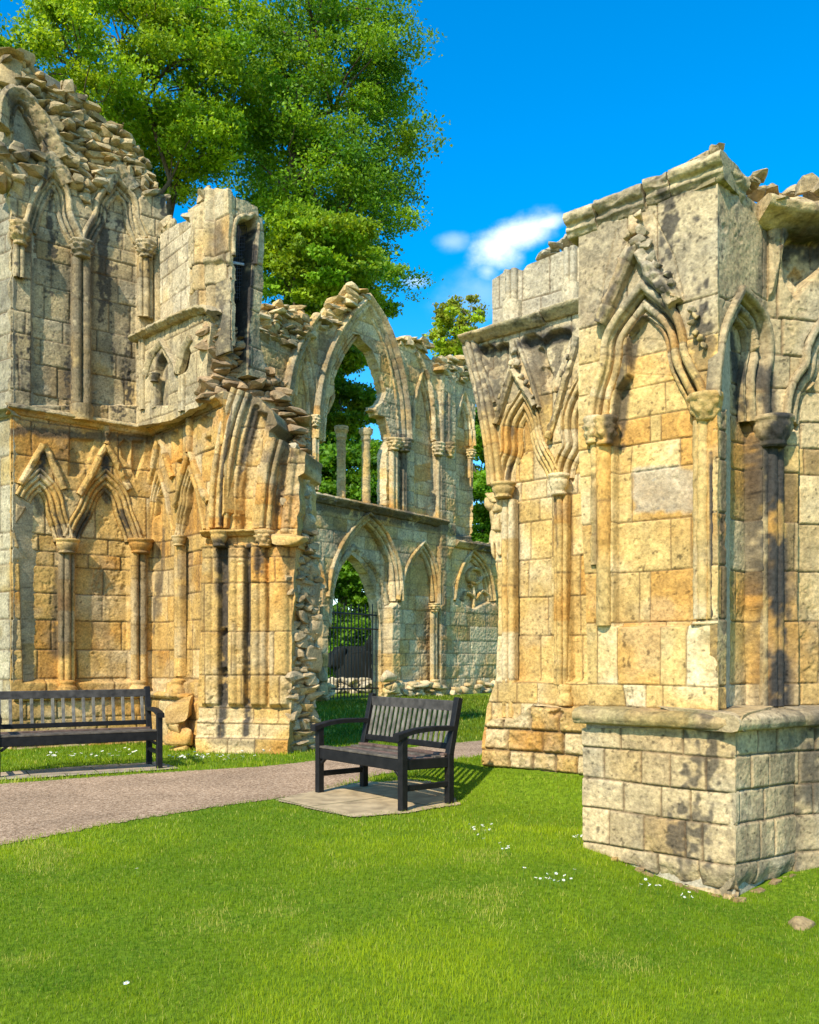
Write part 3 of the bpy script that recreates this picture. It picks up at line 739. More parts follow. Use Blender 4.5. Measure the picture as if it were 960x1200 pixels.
# ================================================================== NEAR BUTTRESS (right)
def build_pier():
    t = thing('stone_buttress', (1.6, 6.0, 0), 'nearest square stone buttress with carved gable over a blind arch, standing on a moulded plinth', 'buttress')
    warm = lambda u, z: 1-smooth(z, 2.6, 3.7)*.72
    # --- plinth
    PF = Pl(683, 5.94, 862, 5.3, warm=lambda u, z: np.full_like(z, .42), grime=.50)
    PR = Pl(862, 5.3, 932, 5.67, warm=lambda u, z: np.full_like(z, .12), grime=.30)
    PN = Pl(932, 5.67, 1080, 5.85, warm=lambda u, z: np.full_like(z, .15), grime=.45)
    for q_ in (PF, PR, PN): q_.tone = np.array([.90, .80, .66])
    ys = [853, 888, 928.5, 967.5, 1014, 1046, 1075]
    rw = rows_from(PF, 858, ys)          # ascending: index 0 = lowest
    J = lambda pl, y, xs: [float(pl.uz(x, y)[0]) for x in xs]
    jf = {5: J(PF, 870, [727, 802]), 4: J(PF, 905, [707, 751, 786.5, 829]), 3: J(PF, 945, [730, 775, 810]), 2: J(PF, 985, [714, 754, 803, 823]), 1: J(PF, 1030, [770, 818]), 0: J(PF, 1060, [790, 845])}
    jr = {5: J(PR, 870, [865, 890, 912]), 4: J(PR, 905, [881, 902]), 3: J(PR, 945, [868, 897]), 2: J(PR, 985, [891, 908]), 1: J(PR, 1025, [888]), 0: J(PR, 1060, [900])}
    lowf = lambda U, Z, P: -.05*(1-smooth(Z+.02*np.sin(U*30), -.12, .02))+.03*(1-smooth(Z, -.2, -.1))
    hf('plinth', PF, [(683, 853), (862, 853.5), (862, 1140), (683, 1060)], t, STONE, res=.006, rows=rw, joints=jf, T=.02, seed=11, rough=.004, ero=.008, off=.006, groove=.011, gw=.006, feats=[('fn', lowf), ('roll', [(690, 1002), (740, 1020), (800, 1044)], .03, -.03)], noback=True,
       tints=[(J(PF, 0, [0])[0]*0+float(PF.uz(845, 945)[0]), float(PF.uz(845, 945)[1]), .75, .9)])
    hf('plinth', PR, [(862.2, 853.5), (932, 850), (932, 1060), (862.2, 1140)], t, STONE, res=.006, rows=rw, joints=jr, T=.05, seed=12, rough=.002, ero=.008, groove=.011, gw=.006, noback=True, feats=[('fn', lowf)])
    PN.stain([(955, 850), (950, 930)], .12, .8)
    hf('plinth', PN, [(932, 850), (1080, 849), (1080, 1040), (932, 1060)], t, STONE, res=.008, rows=rw, T=.6, seed=13, rough=.002, ero=.009, groove=.012, bw=(.25, .5), noback=True)
    g = Acc()
    FD = Pl(683, 5.94, 862, 5.3, warm=lambda u, z: np.full_like(z, .5), grime=.15)
    fc = lambda P, q: stone_col(FD, P, np.full(len(P), q[0]), np.full(len(P), q[1]))*np.array([.62, .50, .36])
    for i in range(34):
        q_ = i/33.; x = 700+q_*168; uu = float(PF.uz(x, 1000)[0]); P_ = PF.w(uu, 0, .005); zz = float(gz(P_[0], P_[1])); P_[2] = zz+random.uniform(-.055, .0)
        stone(g, P_, (random.uniform(.06, .14), random.uniform(.06, .10), random.uniform(.03, .07)), (0, random.uniform(-.2, .2), math.atan2(PF.u[1], PF.u[0])), 480+i, FD, .3, .6, ICO2, cfun=fc)
    for i in range(14):
        q_ = i/13.; P_ = PR.w(q_*PR.L, 0, .0); zz = float(gz(P_[0], P_[1])); P_[2] = zz+random.uniform(-.055, .0)
        stone(g, P_, (random.uniform(.06, .14), random.uniform(.06, .10), random.uniform(.03, .07)), (0, random.uniform(-.2, .2), math.atan2(PR.u[1], PR.u[0])), 520+i, FD, .3, .6, ICO2, cfun=fc)
    g.build('foundation_rubble', STONE, t, smoothf=False)
    # coping of the plinth, swept round the corner
    cop = [(-.055, -.5), (-.055, .03), (-.045, .07), (-.012, .085), (.02, .08), (.045, .045), (.055, -.02), (.075, -.5)]
    for pl, a, b, s in ((PF, 677, 862.5, 3), (PR, 861.8, 932, 4), (PN, 931.6, 1080, 5)):
        z = float(PF.uz(858, 846)[1]); u0 = float(pl.uz(a, 846)[0]); u1 = float(pl.uz(b, 846)[0])
        if pl is PR: u0 -= .085; u1 -= .03
        if pl is PF: u1 += .06
        sweep_uz('coping', pl, [(u0, z), (u1, z)], [(y, h) for y, h in cop], t, STONE, res=.012, seed=s, moss=.35, vous=.42, ero=.006)
    # --- upper faces
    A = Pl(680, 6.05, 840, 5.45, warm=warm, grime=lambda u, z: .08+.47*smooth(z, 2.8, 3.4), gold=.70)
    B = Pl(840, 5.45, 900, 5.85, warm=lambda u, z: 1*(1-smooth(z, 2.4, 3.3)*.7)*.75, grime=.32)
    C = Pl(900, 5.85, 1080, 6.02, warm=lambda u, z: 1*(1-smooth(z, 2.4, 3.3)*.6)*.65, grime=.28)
    yu = [205, 350, 395, 435, 473, 506, 540, 602, 663, 726, 804, 832, 870]
    ru = rows_from(A, 818, yu)           # 0: 870..832, 1: 832..804, 2: 804..726 ...
    JA = lambda y, xs: [float(A.uz(x, y)[0]) for x in xs]
    ja = {1: JA(818, [730, 757, 777]), 2: JA(765, [700, 724, 774, 804]), 3: JA(695, [712, 742, 755, 831]), 4: JA(632, [712, 779, 803]), 5: JA(570, [734, 813]), 6: JA(522, [732, 790]), 7: JA(490, [754, 767]), 8: JA(455, [773]), 9: JA(415, [735]), 10: JA(370, [735]), 11: JA(280, [735, 770])}
    def tA(x, y, v, b=.6): a, z = A.uz(x, y); return (float(a), float(z), v, b)
    tints = [tA(770, 522, .97, .9), tA(770, 695, .1, .5), tA(790, 490, .05, .45), tA(740, 490, .1, .5), tA(800, 522, .15, .6), tA(750, 765, .12, .6), tA(790, 765, .35, .7), tA(817, 765, .8, .8), tA(745, 632, .7, .7), tA(790, 632, .6, .6), tA(712, 765, .9, .9), tA(744, 818, .98, .95), tA(740, 455, .5, .6), tA(790, 455, .45, .6)]
    A.tone = np.array([1.0, .94, .84]); B.tone = C.tone = np.array([.86, .77, .62])  # right faces B and C darker than the front: shade put into their colour
    A.stain([(737, 400), (728, 440), (722, 485), (722, 520)], .05, .85); A.stain([(733, 392), (752, 370)], .03, .8); A.stain([(712, 375), (728, 335), (746, 296)], .03, .8); A.stain([(718, 440), (722, 400)], .03, .5); A.stain([(781, 400), (783, 425), (795, 445)], .02, .6); A.stain([(690, 260), (830, 215)], .05, .5)
    A.stain([(696, 560), (699, 600), (700, 660)], .035, .5)
    panel = [(718, 735), (718, 490), (721, 457), (735, 437), (733, 392), (754, 367), (777, 385), (785, 425), (800, 457), (812, 490), (822, 505), (822, 726), (800, 735)]
    feats = [('rec', panel, .085, .012),
             ('paint', [(734, 543), (813, 543), (813, 601), (734, 601)], (.40, .36, .27), .6),
             ('roll', [(725, 395), (745, 393), (777, 395)], .004, -.006), ('roll', [(741, 435), (792, 437)], .004, -.006),
             ('roll', [(765, 250), (790, 300), (801, 352)], .005, -.012), ('roll', [(722, 270), (708, 330), (702, 370)], .005, -.012),
             ('fn', lambda U, Z, P: -.05*smooth(fbm(P.reshape(-1, 3), 2.2, 3, 61).reshape(U.shape), .25, .6)*(Z < 1.5))]
    archL = [(700, 492), (704, 462), (713, 438), (717, 418), (717, 400), (726, 382), (752, 348), (782, 372), (790, 396), (791, 417), (800, 436), (811, 456), (817, 474)]
    feats.insert(0, ('roll', archL, .078, -.085))
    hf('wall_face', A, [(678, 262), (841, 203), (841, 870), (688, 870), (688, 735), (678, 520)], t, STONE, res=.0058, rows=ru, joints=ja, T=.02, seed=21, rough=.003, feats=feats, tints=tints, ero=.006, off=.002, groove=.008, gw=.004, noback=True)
    B.stain([(848, 480), (849, 740)], .05, .75); B.stain([(896, 440), (898, 620), (900, 760)], .11, .9)
    C.stain([(902, 500), (908, 640), (912, 860)], .15, 1.0); C.stain([(880, 350), (898, 420), (900, 490)], .09, .9); C.stain([(920, 285), (970, 285)], .14, .95); B.stain([(872, 368), (880, 420), (884, 490)], .07, .95); B.stain([(900, 260), (890, 350)], .08, .6); C.stain([(925, 560), (922, 700)], .08, .6)  # soot on the corner column, plus shade painted into the deep recesses
    pB = [(852, 870), (852, 470), (855, 430), (860, 385), (872, 362), (888, 380), (893, 425), (893, 500), (895, 870)]
    jb = {1: [float(B.uz(x, 818)[0]) for x in (853, 862)], 2: [float(B.uz(x, 765)[0]) for x in (858, 873)], 3: [float(B.uz(x, 695)[0]) for x in (847, 882)], 4: [float(B.uz(x, 632)[0]) for x in (857, 872)], 5: [float(B.uz(x, 570)[0]) for x in (868,)], 6: [float(B.uz(x, 522)[0]) for x in (876,)], 7: [float(B.uz(x, 490)[0]) for x in (854,)]}
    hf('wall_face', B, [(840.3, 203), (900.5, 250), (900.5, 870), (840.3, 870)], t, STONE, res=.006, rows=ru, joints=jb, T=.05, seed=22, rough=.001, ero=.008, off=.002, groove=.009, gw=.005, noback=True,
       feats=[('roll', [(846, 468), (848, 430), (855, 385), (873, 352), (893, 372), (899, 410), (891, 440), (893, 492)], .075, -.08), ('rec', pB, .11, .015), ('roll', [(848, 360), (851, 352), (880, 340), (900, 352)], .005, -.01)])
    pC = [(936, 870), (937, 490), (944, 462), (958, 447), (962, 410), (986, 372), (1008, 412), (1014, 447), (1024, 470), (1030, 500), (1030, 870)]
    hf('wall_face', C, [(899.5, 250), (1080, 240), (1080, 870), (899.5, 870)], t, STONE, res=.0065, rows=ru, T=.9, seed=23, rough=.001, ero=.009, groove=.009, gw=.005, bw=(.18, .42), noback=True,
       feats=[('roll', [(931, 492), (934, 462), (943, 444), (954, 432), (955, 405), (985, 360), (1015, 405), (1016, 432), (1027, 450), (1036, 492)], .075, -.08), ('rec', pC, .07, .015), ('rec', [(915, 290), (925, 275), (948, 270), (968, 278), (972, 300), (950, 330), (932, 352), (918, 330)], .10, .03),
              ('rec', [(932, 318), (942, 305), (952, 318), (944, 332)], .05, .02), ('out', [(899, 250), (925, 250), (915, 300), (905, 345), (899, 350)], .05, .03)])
    # --- arch on the front
    arch = [(700, 492), (704, 462), (713, 438), (717, 418), (717, 400), (726, 382), (752, 348, 1), (782, 372), (790, 396), (791, 417), (800, 436), (811, 456), (817, 474)]
    pr = [(-.085, -.12), (-.08, -.075)]+half_round(-.068, .010, -.080, 5)+[(-.054, -.105), (-.05, -.105)]+half_round(-.022, .024, -.055, 9)+[(.006, -.09), (.016, -.09), (.02, -.03), (.03, -.02), (.033, .012), (.045, .024), (.07, .026), (.078, .01), (.082, -.06)]
    sweep('arch_moulding', A, arch, pr, t, STONE, d=.01, res=.007, seed=31, ero=.002)
    archb = [(846, 468), (848, 430), (855, 385), (873, 352, 1), (893, 372), (899, 410), (891, 440), (893, 492)]
    sweep('arch_moulding', B, archb, pr, t, STONE, d=.01, res=.009, seed=32, ero=.003)
    archc = [(931, 492), (934, 462), (943, 444), (954, 432), (955, 405), (985, 360, 1), (1015, 405), (1016, 432), (1027, 450), (1036, 492)]
    sweep('arch_moulding', C, archc, pr, t, STONE, d=.01, res=.009, seed=33, ero=.003)
    # vault rib edge between the two right-hand arches
    # --- gable with its worn carving
    gp = [(-.05, -.03), (-.048, .05), (-.03, .075), (.02, .075), (.045, .045), (.055, -.03)]
    sweep('gable', A, [(706, 380), (724, 335), (745, 288)], gp, t, STONE, d=.015, res=.008, seed=34, ero=.012)
    sweep('gable', A, [(749, 288), (770, 325), (794, 357)], gp, t, STONE, d=.015, res=.008, seed=35, ero=.018)
    g = Acc()
    for i, (x, y, sx, sz) in enumerate([(749, 253, 11, 12), (745, 268, 15, 16), (753, 272, 12, 18), (738, 276, 10, 14), (748, 284, 20, 14), (758, 286, 13, 14), (736, 292, 10, 14), (764, 300, 10, 14), (727, 312, 8, 16), (770, 312, 10, 12), (782, 322, 9, 9), (788, 332, 8, 10), (779, 340, 9, 10), (720, 330, 6, 12), (790, 348, 8, 10)]):
        p = A.at(x, y, .045); k = p[1]/F
        stone(g, p, (sx*k*1.05, .09, sz*k*1.05), (0, random.uniform(-.5, .5), math.atan2(A.u[1], A.u[0])), 500+i, A, .35, .8, ICO3)
    g.build('carved_figure', STONE, t); g = Acc()
    for i, (x, y, s) in enumerate([(812, 362, 9), (816, 370, 8), (811, 378, 7), (815, 390, 8), (822, 398, 9), (826, 405, 7)]):
        p = A.at(x, y, .025); k = p[1]/F
        stone(g, p, (s*k, .07, s*k*1.2), (0, .4, math.atan2(A.u[1], A.u[0])), 540+i, A, .35, .8, ICO3)
    g.build('crocket', STONE, t)
    # --- shafts, capitals
    shaft(A, 708, 520, 733, 9, t, STONE, d=.0, kind=1, seed=41, ero=.005)
    shaft(A, 697, 520, 662, 5, t, STONE, d=.0, kind=1, seed=42, ero=.006)
    capital(A, 696, 489, 521, 13, t, STONE, d=.01, seed=43, carve=.014)
    capital(A, 710, 489, 522, 14, t, STONE, d=.03, seed=44, carve=.014)
    pc = A.at(829, 465, -.02)
    lathe('capital', A, (pc[0]-.01, pc[1]-.0), [(.04, 2.915), (.105, 2.912), (.11, 2.885), (.085, 2.86), (.09, 2.83), (.07, 2.79), (.055, 2.75), (.02, 2.74)], t, STONE, seg=40, carve=.012, seed=45, leaf=.014)
    A.stain([(834, 530), (836, 730)], .02, .95)
    p0 = A.at(826, 490, -.01); p1 = A.at(831, 725, -.01)
    ac = Acc()
    for i, (dx, r) in enumerate(((-.052, .022), (-.012, .034), (.034, .020))):
        lathe('s', A, (p0[0]+dx*A.u[0], p0[1]+dx*A.u[1]), [(r*.8, 1.535), (r, 1.56), (r*1.02, 2.2), (r, 2.76)], None, None, seg=16, carve=.006, seed=46+i, acc=ac, ero=.008)
    ac.build('column_shaft', STONE, t)
    # corner column between the two right faces
    cc = C.at(905, 520, .02); 
    lathe('capital', C, cc[:2], [(.07, 2.86), (.135, 2.857), (.14, 2.835), (.125, 2.815), (.12, 2.77), (.10, 2.72), (.085, 2.69), (.09, 2.675), (.075, 2.66)], t, STONE, seg=44, carve=.006, seed=51, leaf=.008)
    ac = Acc()
    for i, (dx, r) in enumerate(((-.055, .034), (.0, .045), (.055, .032))):
        lathe('s', C, (cc[0]+dx*C.u[0], cc[1]+dx*C.u[1]+.02), [(r, .98), (r, 1.8), (r, 2.67)], None, None, seg=18, seed=52+i, acc=ac, ero=.004)
    ac.build('column_shaft', STONE, t)
    # --- cornice
    cp = [(-.09, -.3), (-.09, .0), (-.06, .02), (-.05, .035), (-.015, .03), (.0, .065), (.03, .085), (.06, .07), (.075, .0), (.08, -.35)]
    zc = float(A.uz(830, 205)[1])
    u = lambda pl, x: float(pl.uz(x, 220)[0])
    uc = A.L
    for k, (a, b, dz, s) in enumerate(((u(A, 666), u(A, 700), -.015, 61), (u(A, 701), u(A, 757), .0, 62), (u(A, 759), u(A, 786), .02, 63), (u(A, 788), uc+.05, .025, 64))):
        sweep_uz('cornice', A, [(a, zc+dz), (b, zc+dz)], cp, t, STONE, res=.012, seed=s, ero=.010, moss=.5, vous=9)
    sweep_uz('cornice', B, [(-.02, zc+.02), (B.L*.5, zc-.01)], [(y, h*.6) for y, h in cp], t, STONE, res=.012, seed=65, ero=.012, moss=.3, vous=9)
    cp2 = [(-.07, -.3), (-.07, .03), (-.03, .12), (.0, .19), (.04, .21), (.08, .17), (.09, -.3)]
    sweep_uz('cornice', C, [(-.1, zc-.09), (.22, zc-.12), (C.L, zc-.06)], cp2, t, STONE, res=.015, seed=66, ero=.016, moss=.3, vous=.55)
    # rubble on the wall head
    r = Acc()
    lst = [(838, 182, 12, 13), (843, 176, 9, 8), (836, 196, 16, 11), (850, 199, 14, 10), (822, 187, 18, 6), (812, 197, 10, 5), (842, 205, 20, 10), (828, 200, 18, 8),
           (878, 215, 18, 11), (890, 209, 22, 8), (872, 224, 20, 8), (888, 226, 20, 9), (904, 224, 16, 10), (902, 235, 24, 8), (925, 226, 18, 11), (935, 236, 22, 8), (916, 238, 18, 7), (950, 217, 30, 16), (957, 230, 30, 9), (940, 240, 26, 7), (962, 222, 20, 18), (862, 216, 16, 12), (982, 222, 26, 14), (1010, 226, 30, 16), (1040, 224, 26, 14), (990, 236, 30, 9), (1025, 238, 34, 10), (1060, 235, 30, 12), (852, 212, 20, 10)]
    RC = lambda P, q: stone_col(C, P, np.full(len(P), q[0]), np.full(len(P), q[1]))
    for i, (x, y, w_, h_) in enumerate(lst):
        Y = 5.75+random.uniform(-.05, .35); p = P3(x, y, Y); k = Y/F
        stone(r, p, (w_*k*1.15, random.uniform(.12, .24), h_*k*1.25), (0, random.uniform(-.3, .3), random.uniform(-.6, .6)), 600+i, C, .25, .6, ICO3, cfun=RC)
    r.build('loose_rubble', STONE, t, smoothf=False)
    pcore = Acc(); qq = np.array([PF.w(.01, 0, -.03), PF.w(PF.L-.02, 0, -.05), PR.w(PR.L, 0, -.08), PN.w(PN.L, 0, -.05), PN.w(PN.L, 0, -1.2), PF.w(.01, 0, -1.3)]); nq = len(qq)
    pcore.add(np.concatenate([qq+[0, 0, -.5], qq+[0, 0, .93]]), np.array([(i, (i+1) % nq, (i+1) % nq+nq, i+nq) for i in range(nq)]), np.tile(GRY, (2*nq, 1)))
    pcore.add(qq+[0, 0, .93], np.array([(0, 1, 2), (0, 2, 3), (0, 3, 4), (0, 4, 5)]), np.tile(GRY, (nq, 1))); pcore.build('plinth_core', STONE, t, smoothf=False)
    # solid core so that nothing is hollow from the side
    core = Acc()
    ctop = 4.2
    q = np.array([A.w(.02, 0, -.14), A.w(A.L-.02, 0, -.14), B.w(B.L, 0, -.2), C.w(C.L, 0, -.2), C.w(C.L, 0, -1.0), A.w(.0, 0, -1.5)])
    n = len(q); V = np.concatenate([q+[0, 0, -.4], q+[0, 0, ctop]]); 
    core.add(V, np.array([(i, (i+1) % n, (i+1) % n+n, i+n) for i in range(n)]), np.tile(GRY, (2*n, 1)))
    core.add(V[n:], np.array([(0, 1, 2), (0, 2, 3), (0, 3, 4), (0, 4, 5)]), np.tile(GRY, (n, 1)))
    core.build('rubble_core', STONE, t, smoothf=False)
    FOOT.append(np.array([PF.w(.0, 0, 0)[:2], PF.w(PF.L, 0, 0)[:2], PR.w(PR.L, 0, 0)[:2], PN.w(PN.L, 0, 0)[:2], [4, 9], [2, 9]]))

# ================================================================== RIGHT WALL behind the buttress
def build_right_wall():
    t = thing('arcaded_wall', (1.0, 8.9, .2), 'right hand honey coloured wall with two blind arches under slanting gables, half behind the nearest buttress', 'wall')
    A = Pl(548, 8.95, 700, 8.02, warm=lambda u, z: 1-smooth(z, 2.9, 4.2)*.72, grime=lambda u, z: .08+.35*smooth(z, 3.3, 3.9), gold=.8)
    A.tone = np.array([1.0, .93, .80])
    A.stain([(561, 410), (580, 404), (597, 404)], .06, .95); A.stain([(611, 402), (640, 396), (668, 388)], .08, .95); A.stain([(620, 430), (640, 470)], .05, .6); A.stain([(598, 500), (598, 525), (592, 560)], .03, .8); A.stain([(585, 495), (600, 440)], .03, .7); A.stain([(645, 505), (672, 410)], .03, .7)
    A.stain([(652, 585), (656, 640)], .03, .6); A.stain([(603, 590), (603, 700)], .02, .35)
    rw = rows_from(A, 650, [360, 460, 520, 556, 579, 606, 652, 698, 744, 801, 826, 862, 885, 920])
    ol = [(549, 400), (677, 366), (705, 360), (705, 930), (566, 930), (568, 870), (573, 828), (582, 800), (584, 700), (580, 640), (579, 575), (572, 545), (566, 480), (556, 440)]
    recA = [(561, 412), (566, 404), (574, 402), (581, 407), (588, 401), (596, 401), (597, 420), (592, 441), (578, 445), (571, 432)]
    recB = [(611, 402), (615, 392), (625, 389), (636, 397), (645, 387), (656, 384), (668, 386), (670, 392), (663, 412), (652, 440), (646, 460), (638, 458), (631, 447), (624, 432), (617, 416)]
    p1 = [(597, 800), (594, 560), (596, 535), (603, 520), (602, 495), (612, 480), (620, 495), (622, 525), (634, 545), (640, 565), (646, 580), (646, 800)]
    p2 = [(666, 800), (663, 560), (668, 535), (677, 520), (674, 490), (682, 466), (705, 455), (705, 800)]
    lowr = lambda U, Z, P: .03*(1-smooth(Z, 1.05, 1.12))+.02*fbm(P.reshape(-1, 3), 3, 3, 71).reshape(U.shape)*(Z < 1.05)
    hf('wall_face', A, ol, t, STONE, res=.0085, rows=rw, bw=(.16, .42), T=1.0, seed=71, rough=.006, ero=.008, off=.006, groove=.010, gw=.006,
       feats=[('rec', recA, .09, .02), ('rec', recB, .09, .03), ('roll', [(588, 566), (590, 545), (598, 528), (596, 510), (598, 492), (612, 470), (622, 488), (626, 515), (632, 530), (641, 545), (648, 560)], .09, -.10), ('roll', [(657, 558), (660, 540), (671, 522), (667, 505), (668, 480), (688, 440), (700, 460)], .09, -.10), ('rec', p1, .10, .02), ('rec', p2, .10, .02), ('roll', [(628, 408), (640, 440)], .035, -.05), ('fn', lowr),
              ('roll', [(632, 432), (634, 436)], .05, -.05), ('paint', [(566, 870), (560, 850), (590, 842), (588, 866)], (.5, .2, .06), .5),
              ('paint', [(575, 905), (575, 870), (690, 862), (690, 920)], (.34, .27, .17), .5)])
    # big springing rib at the broken end
    pr = [(-.085, -.2), (-.085, .02)]+half_round(-.055, .028, .03)+half_round(.0, .026, .05)+half_round(.055, .03, .02)+[(.09, .0), (.10, -.2)]
    sweep('springing_rib', A, [(581, 567), (578, 530), (571, 485), (561, 440), (551, 402)], pr, t, STONE, d=.0, res=.009, seed=72, ero=.004)
    arch3 = [(-.095, -.15), (-.09, -.09)]+half_round(-.066, .020, -.09)+[(-.04, -.11)]+half_round(-.014, .022, -.05)+[(.014, -.08)]+half_round(.04, .020, -.01)+[(.064, -.02), (.075, .02), (.09, .01), (.095, -.06)]
    sweep('arch_moulding', A, [(588, 566), (590, 545), (598, 528), (596, 510), (598, 492), (612, 470, 1), (622, 488), (626, 515), (632, 530), (641, 545), (648, 560)], arch3, t, STONE, res=.008, seed=73)
    sweep('arch_moulding', A, [(657, 558), (660, 540), (671, 522), (667, 505), (668, 480), (688, 440, 1), (700, 460)], arch3, t, STONE, res=.008, seed=74)
    gp = [(-.03, -.03), (-.028, .035), (.0, .06), (.028, .035), (.03, -.03)]
    for i, p in enumerate(([(582, 497), (590, 470), (601, 434)], [(602, 434), (613, 452), (628, 477)], [(643, 512), (658, 462), (677, 396)], [(604, 432), (603, 418), (602, 400)])):
        sweep('gable', A, p, gp, t, STONE, d=.02, res=.009, seed=75+i, ero=.012)
    sweep('tracery_bar', A, [(606, 398), (622, 440), (632, 478)], [(-.02, -.03), (-.012, .03), (.012, .03), (.02, -.03)], t, STONE, d=.01, res=.009, seed=85)
    sweep('tracery_bar', A, [(556, 404), (570, 440), (580, 472)], [(-.02, -.03), (-.012, .03), (.012, .03), (.02, -.03)], t, STONE, d=.01, res=.009, seed=86)
    g = Acc()
    for i, (x, y, s) in enumerate([(602, 412, 9), (606, 425, 9), (598, 425, 8), (611, 440, 8), (616, 448, 7), (590, 450, 6), (586, 465, 6), (582, 480, 6), (665, 418, 7), (658, 438, 7), (652, 456, 7), (643, 510, 10), (624, 465, 6)]):
        p = A.at(x, y, .05); k = p[1]/F; stone(g, p, (s*k, .07, s*k*1.1), (0, .3, 0), 700+i, A, .35, .8, ICO2)
    g.build('carved_crockets', STONE, t)
    capital(A, 590, 566, 584, 15, t, STONE, d=.03, seed=81, carve=.004)
    capital(A, 655, 556, 581, 13, t, STONE, d=.03, seed=82, carve=.006)
    # damaged corbel below the first capital
    g = Acc()
    for i, (x, y, sx, sy) in enumerate([(576, 583, 18, 8), (574, 592, 12, 12), (583, 594, 14, 16), (577, 604, 10, 14), (582, 612, 11, 14), (578, 624, 8, 18), (583, 636, 9, 20), (579, 648, 6, 18)]):
        p = A.at(x+2, y, -.02); k = p[1]/F; stone(g, p, (sx*k*1.25, .12, sy*k*1.7), (0, 0, math.atan2(A.u[1], A.u[0])), 740+i, A, .22, .5, ICO3, cfun=lambda P, q: stone_col(A, P, np.full(len(P), .35), np.full(len(P), .5)))
    g.build('corbel', STONE, t)
    shaft(A, 657, 581, 802, 9, t, STONE, d=.01, kind=3, seed=83)
    base(A, 662, 802, 827, 11, t, STONE, d=.03, seed=84)
    shaft(A, 596, 586, 840, 9, t, STONE, d=-.01, kind=2, seed=87)
    # low projecting footing of worn blocks
    D = Pl(548, 8.75, 700, 7.85, warm=lambda u, z: np.full_like(z, .8), grime=.12, gold=.6); D.tone = np.array([.92, .82, .66])
    hf('footing', D, [(567, 930), (566, 885), (569, 850), (577, 842), (600, 846), (612, 838), (622, 829), (705, 829), (705, 930)], t, STONE, res=.009, rows=rows_from(D, 650, [829, 858, 884, 906, 935]), bw=(.2, .5), T=.4, seed=88, rough=.03, ero=.035, groove=.03, gw=.012, off=.03, noback=True)
    # string slab
    sp = [(-.06, -.2), (-.055, .03), (-.03, .07), (.01, .12), (.035, .13), (.05, .08), (.06, -.3)]
    zc = float(A.uz(610, 382)[1])
    for a, b, s, dz in ((545, 640, 91, 0), (641, 705, 92, .02)):
        sweep_uz('string_course', A, [(float(A.uz(a, 390)[0]), zc+dz), (float(A.uz(b, 365)[0]), zc+dz)], sp, t, STONE, res=.012, seed=s, ero=.009, vous=9, moss=.2)
    # upper stage set back
    Bk = Pl(548, 9.3, 700, 8.4, warm=lambda u, z: np.full_like(z, .12), grime=.12)
    Bk.tints = []
    hf('upper_wall', Bk, [(577, 400), (577, 328), (590, 320), (592, 315), (614, 317), (618, 311), (640, 302), (655, 295), (700, 284), (700, 400)], t, STONE, res=.009, rows=rows_from(Bk, 640, [286, 345, 400]), bw=(.25, .4), T=.7, seed=93, rough=.006, ero=.006)
    for x, y0, yb, y1, r in ((599, 316, 354, 374, 9), (668, 290, 334, 356, 9)):
        shaft(Bk, x, y0, yb, r-1, t, STONE, d=.03, kind=2, seed=94)
        shaft(Bk, x+1, yb, y1+6, r+2, t, STONE, d=.04, kind=1, seed=95, name='column_base')
    r = Acc()
    for i, (x, y, w_, h_) in enumerate([(640, 300, 16, 6), (648, 294, 22, 9), (652, 288, 20, 6), (660, 286, 14, 8), (666, 280, 16, 9), (672, 275, 12, 9), (634, 300, 8, 4), (645, 302, 20, 5), (668, 290, 18, 6), (680, 280, 20, 10)]):
        p = P3(x, y, 8.85+random.uniform(-.1, .2)); k = p[1]/F; stone(r, p, (w_*k*1.1, .22, h_*k*1.3), (0, random.uniform(-.2, .2), random.uniform(-.4, .4)), 760+i, Bk, .25, .6, ICO3)
    r.build('loose_rubble', STONE, t, smoothf=False)
    FOOT.append(np.array([D.w(float(D.uz(564, 890)[0]), 0, .03)[:2], D.w(D.L, 0, .03)[:2], [3, 9], [1.5, 11]]))
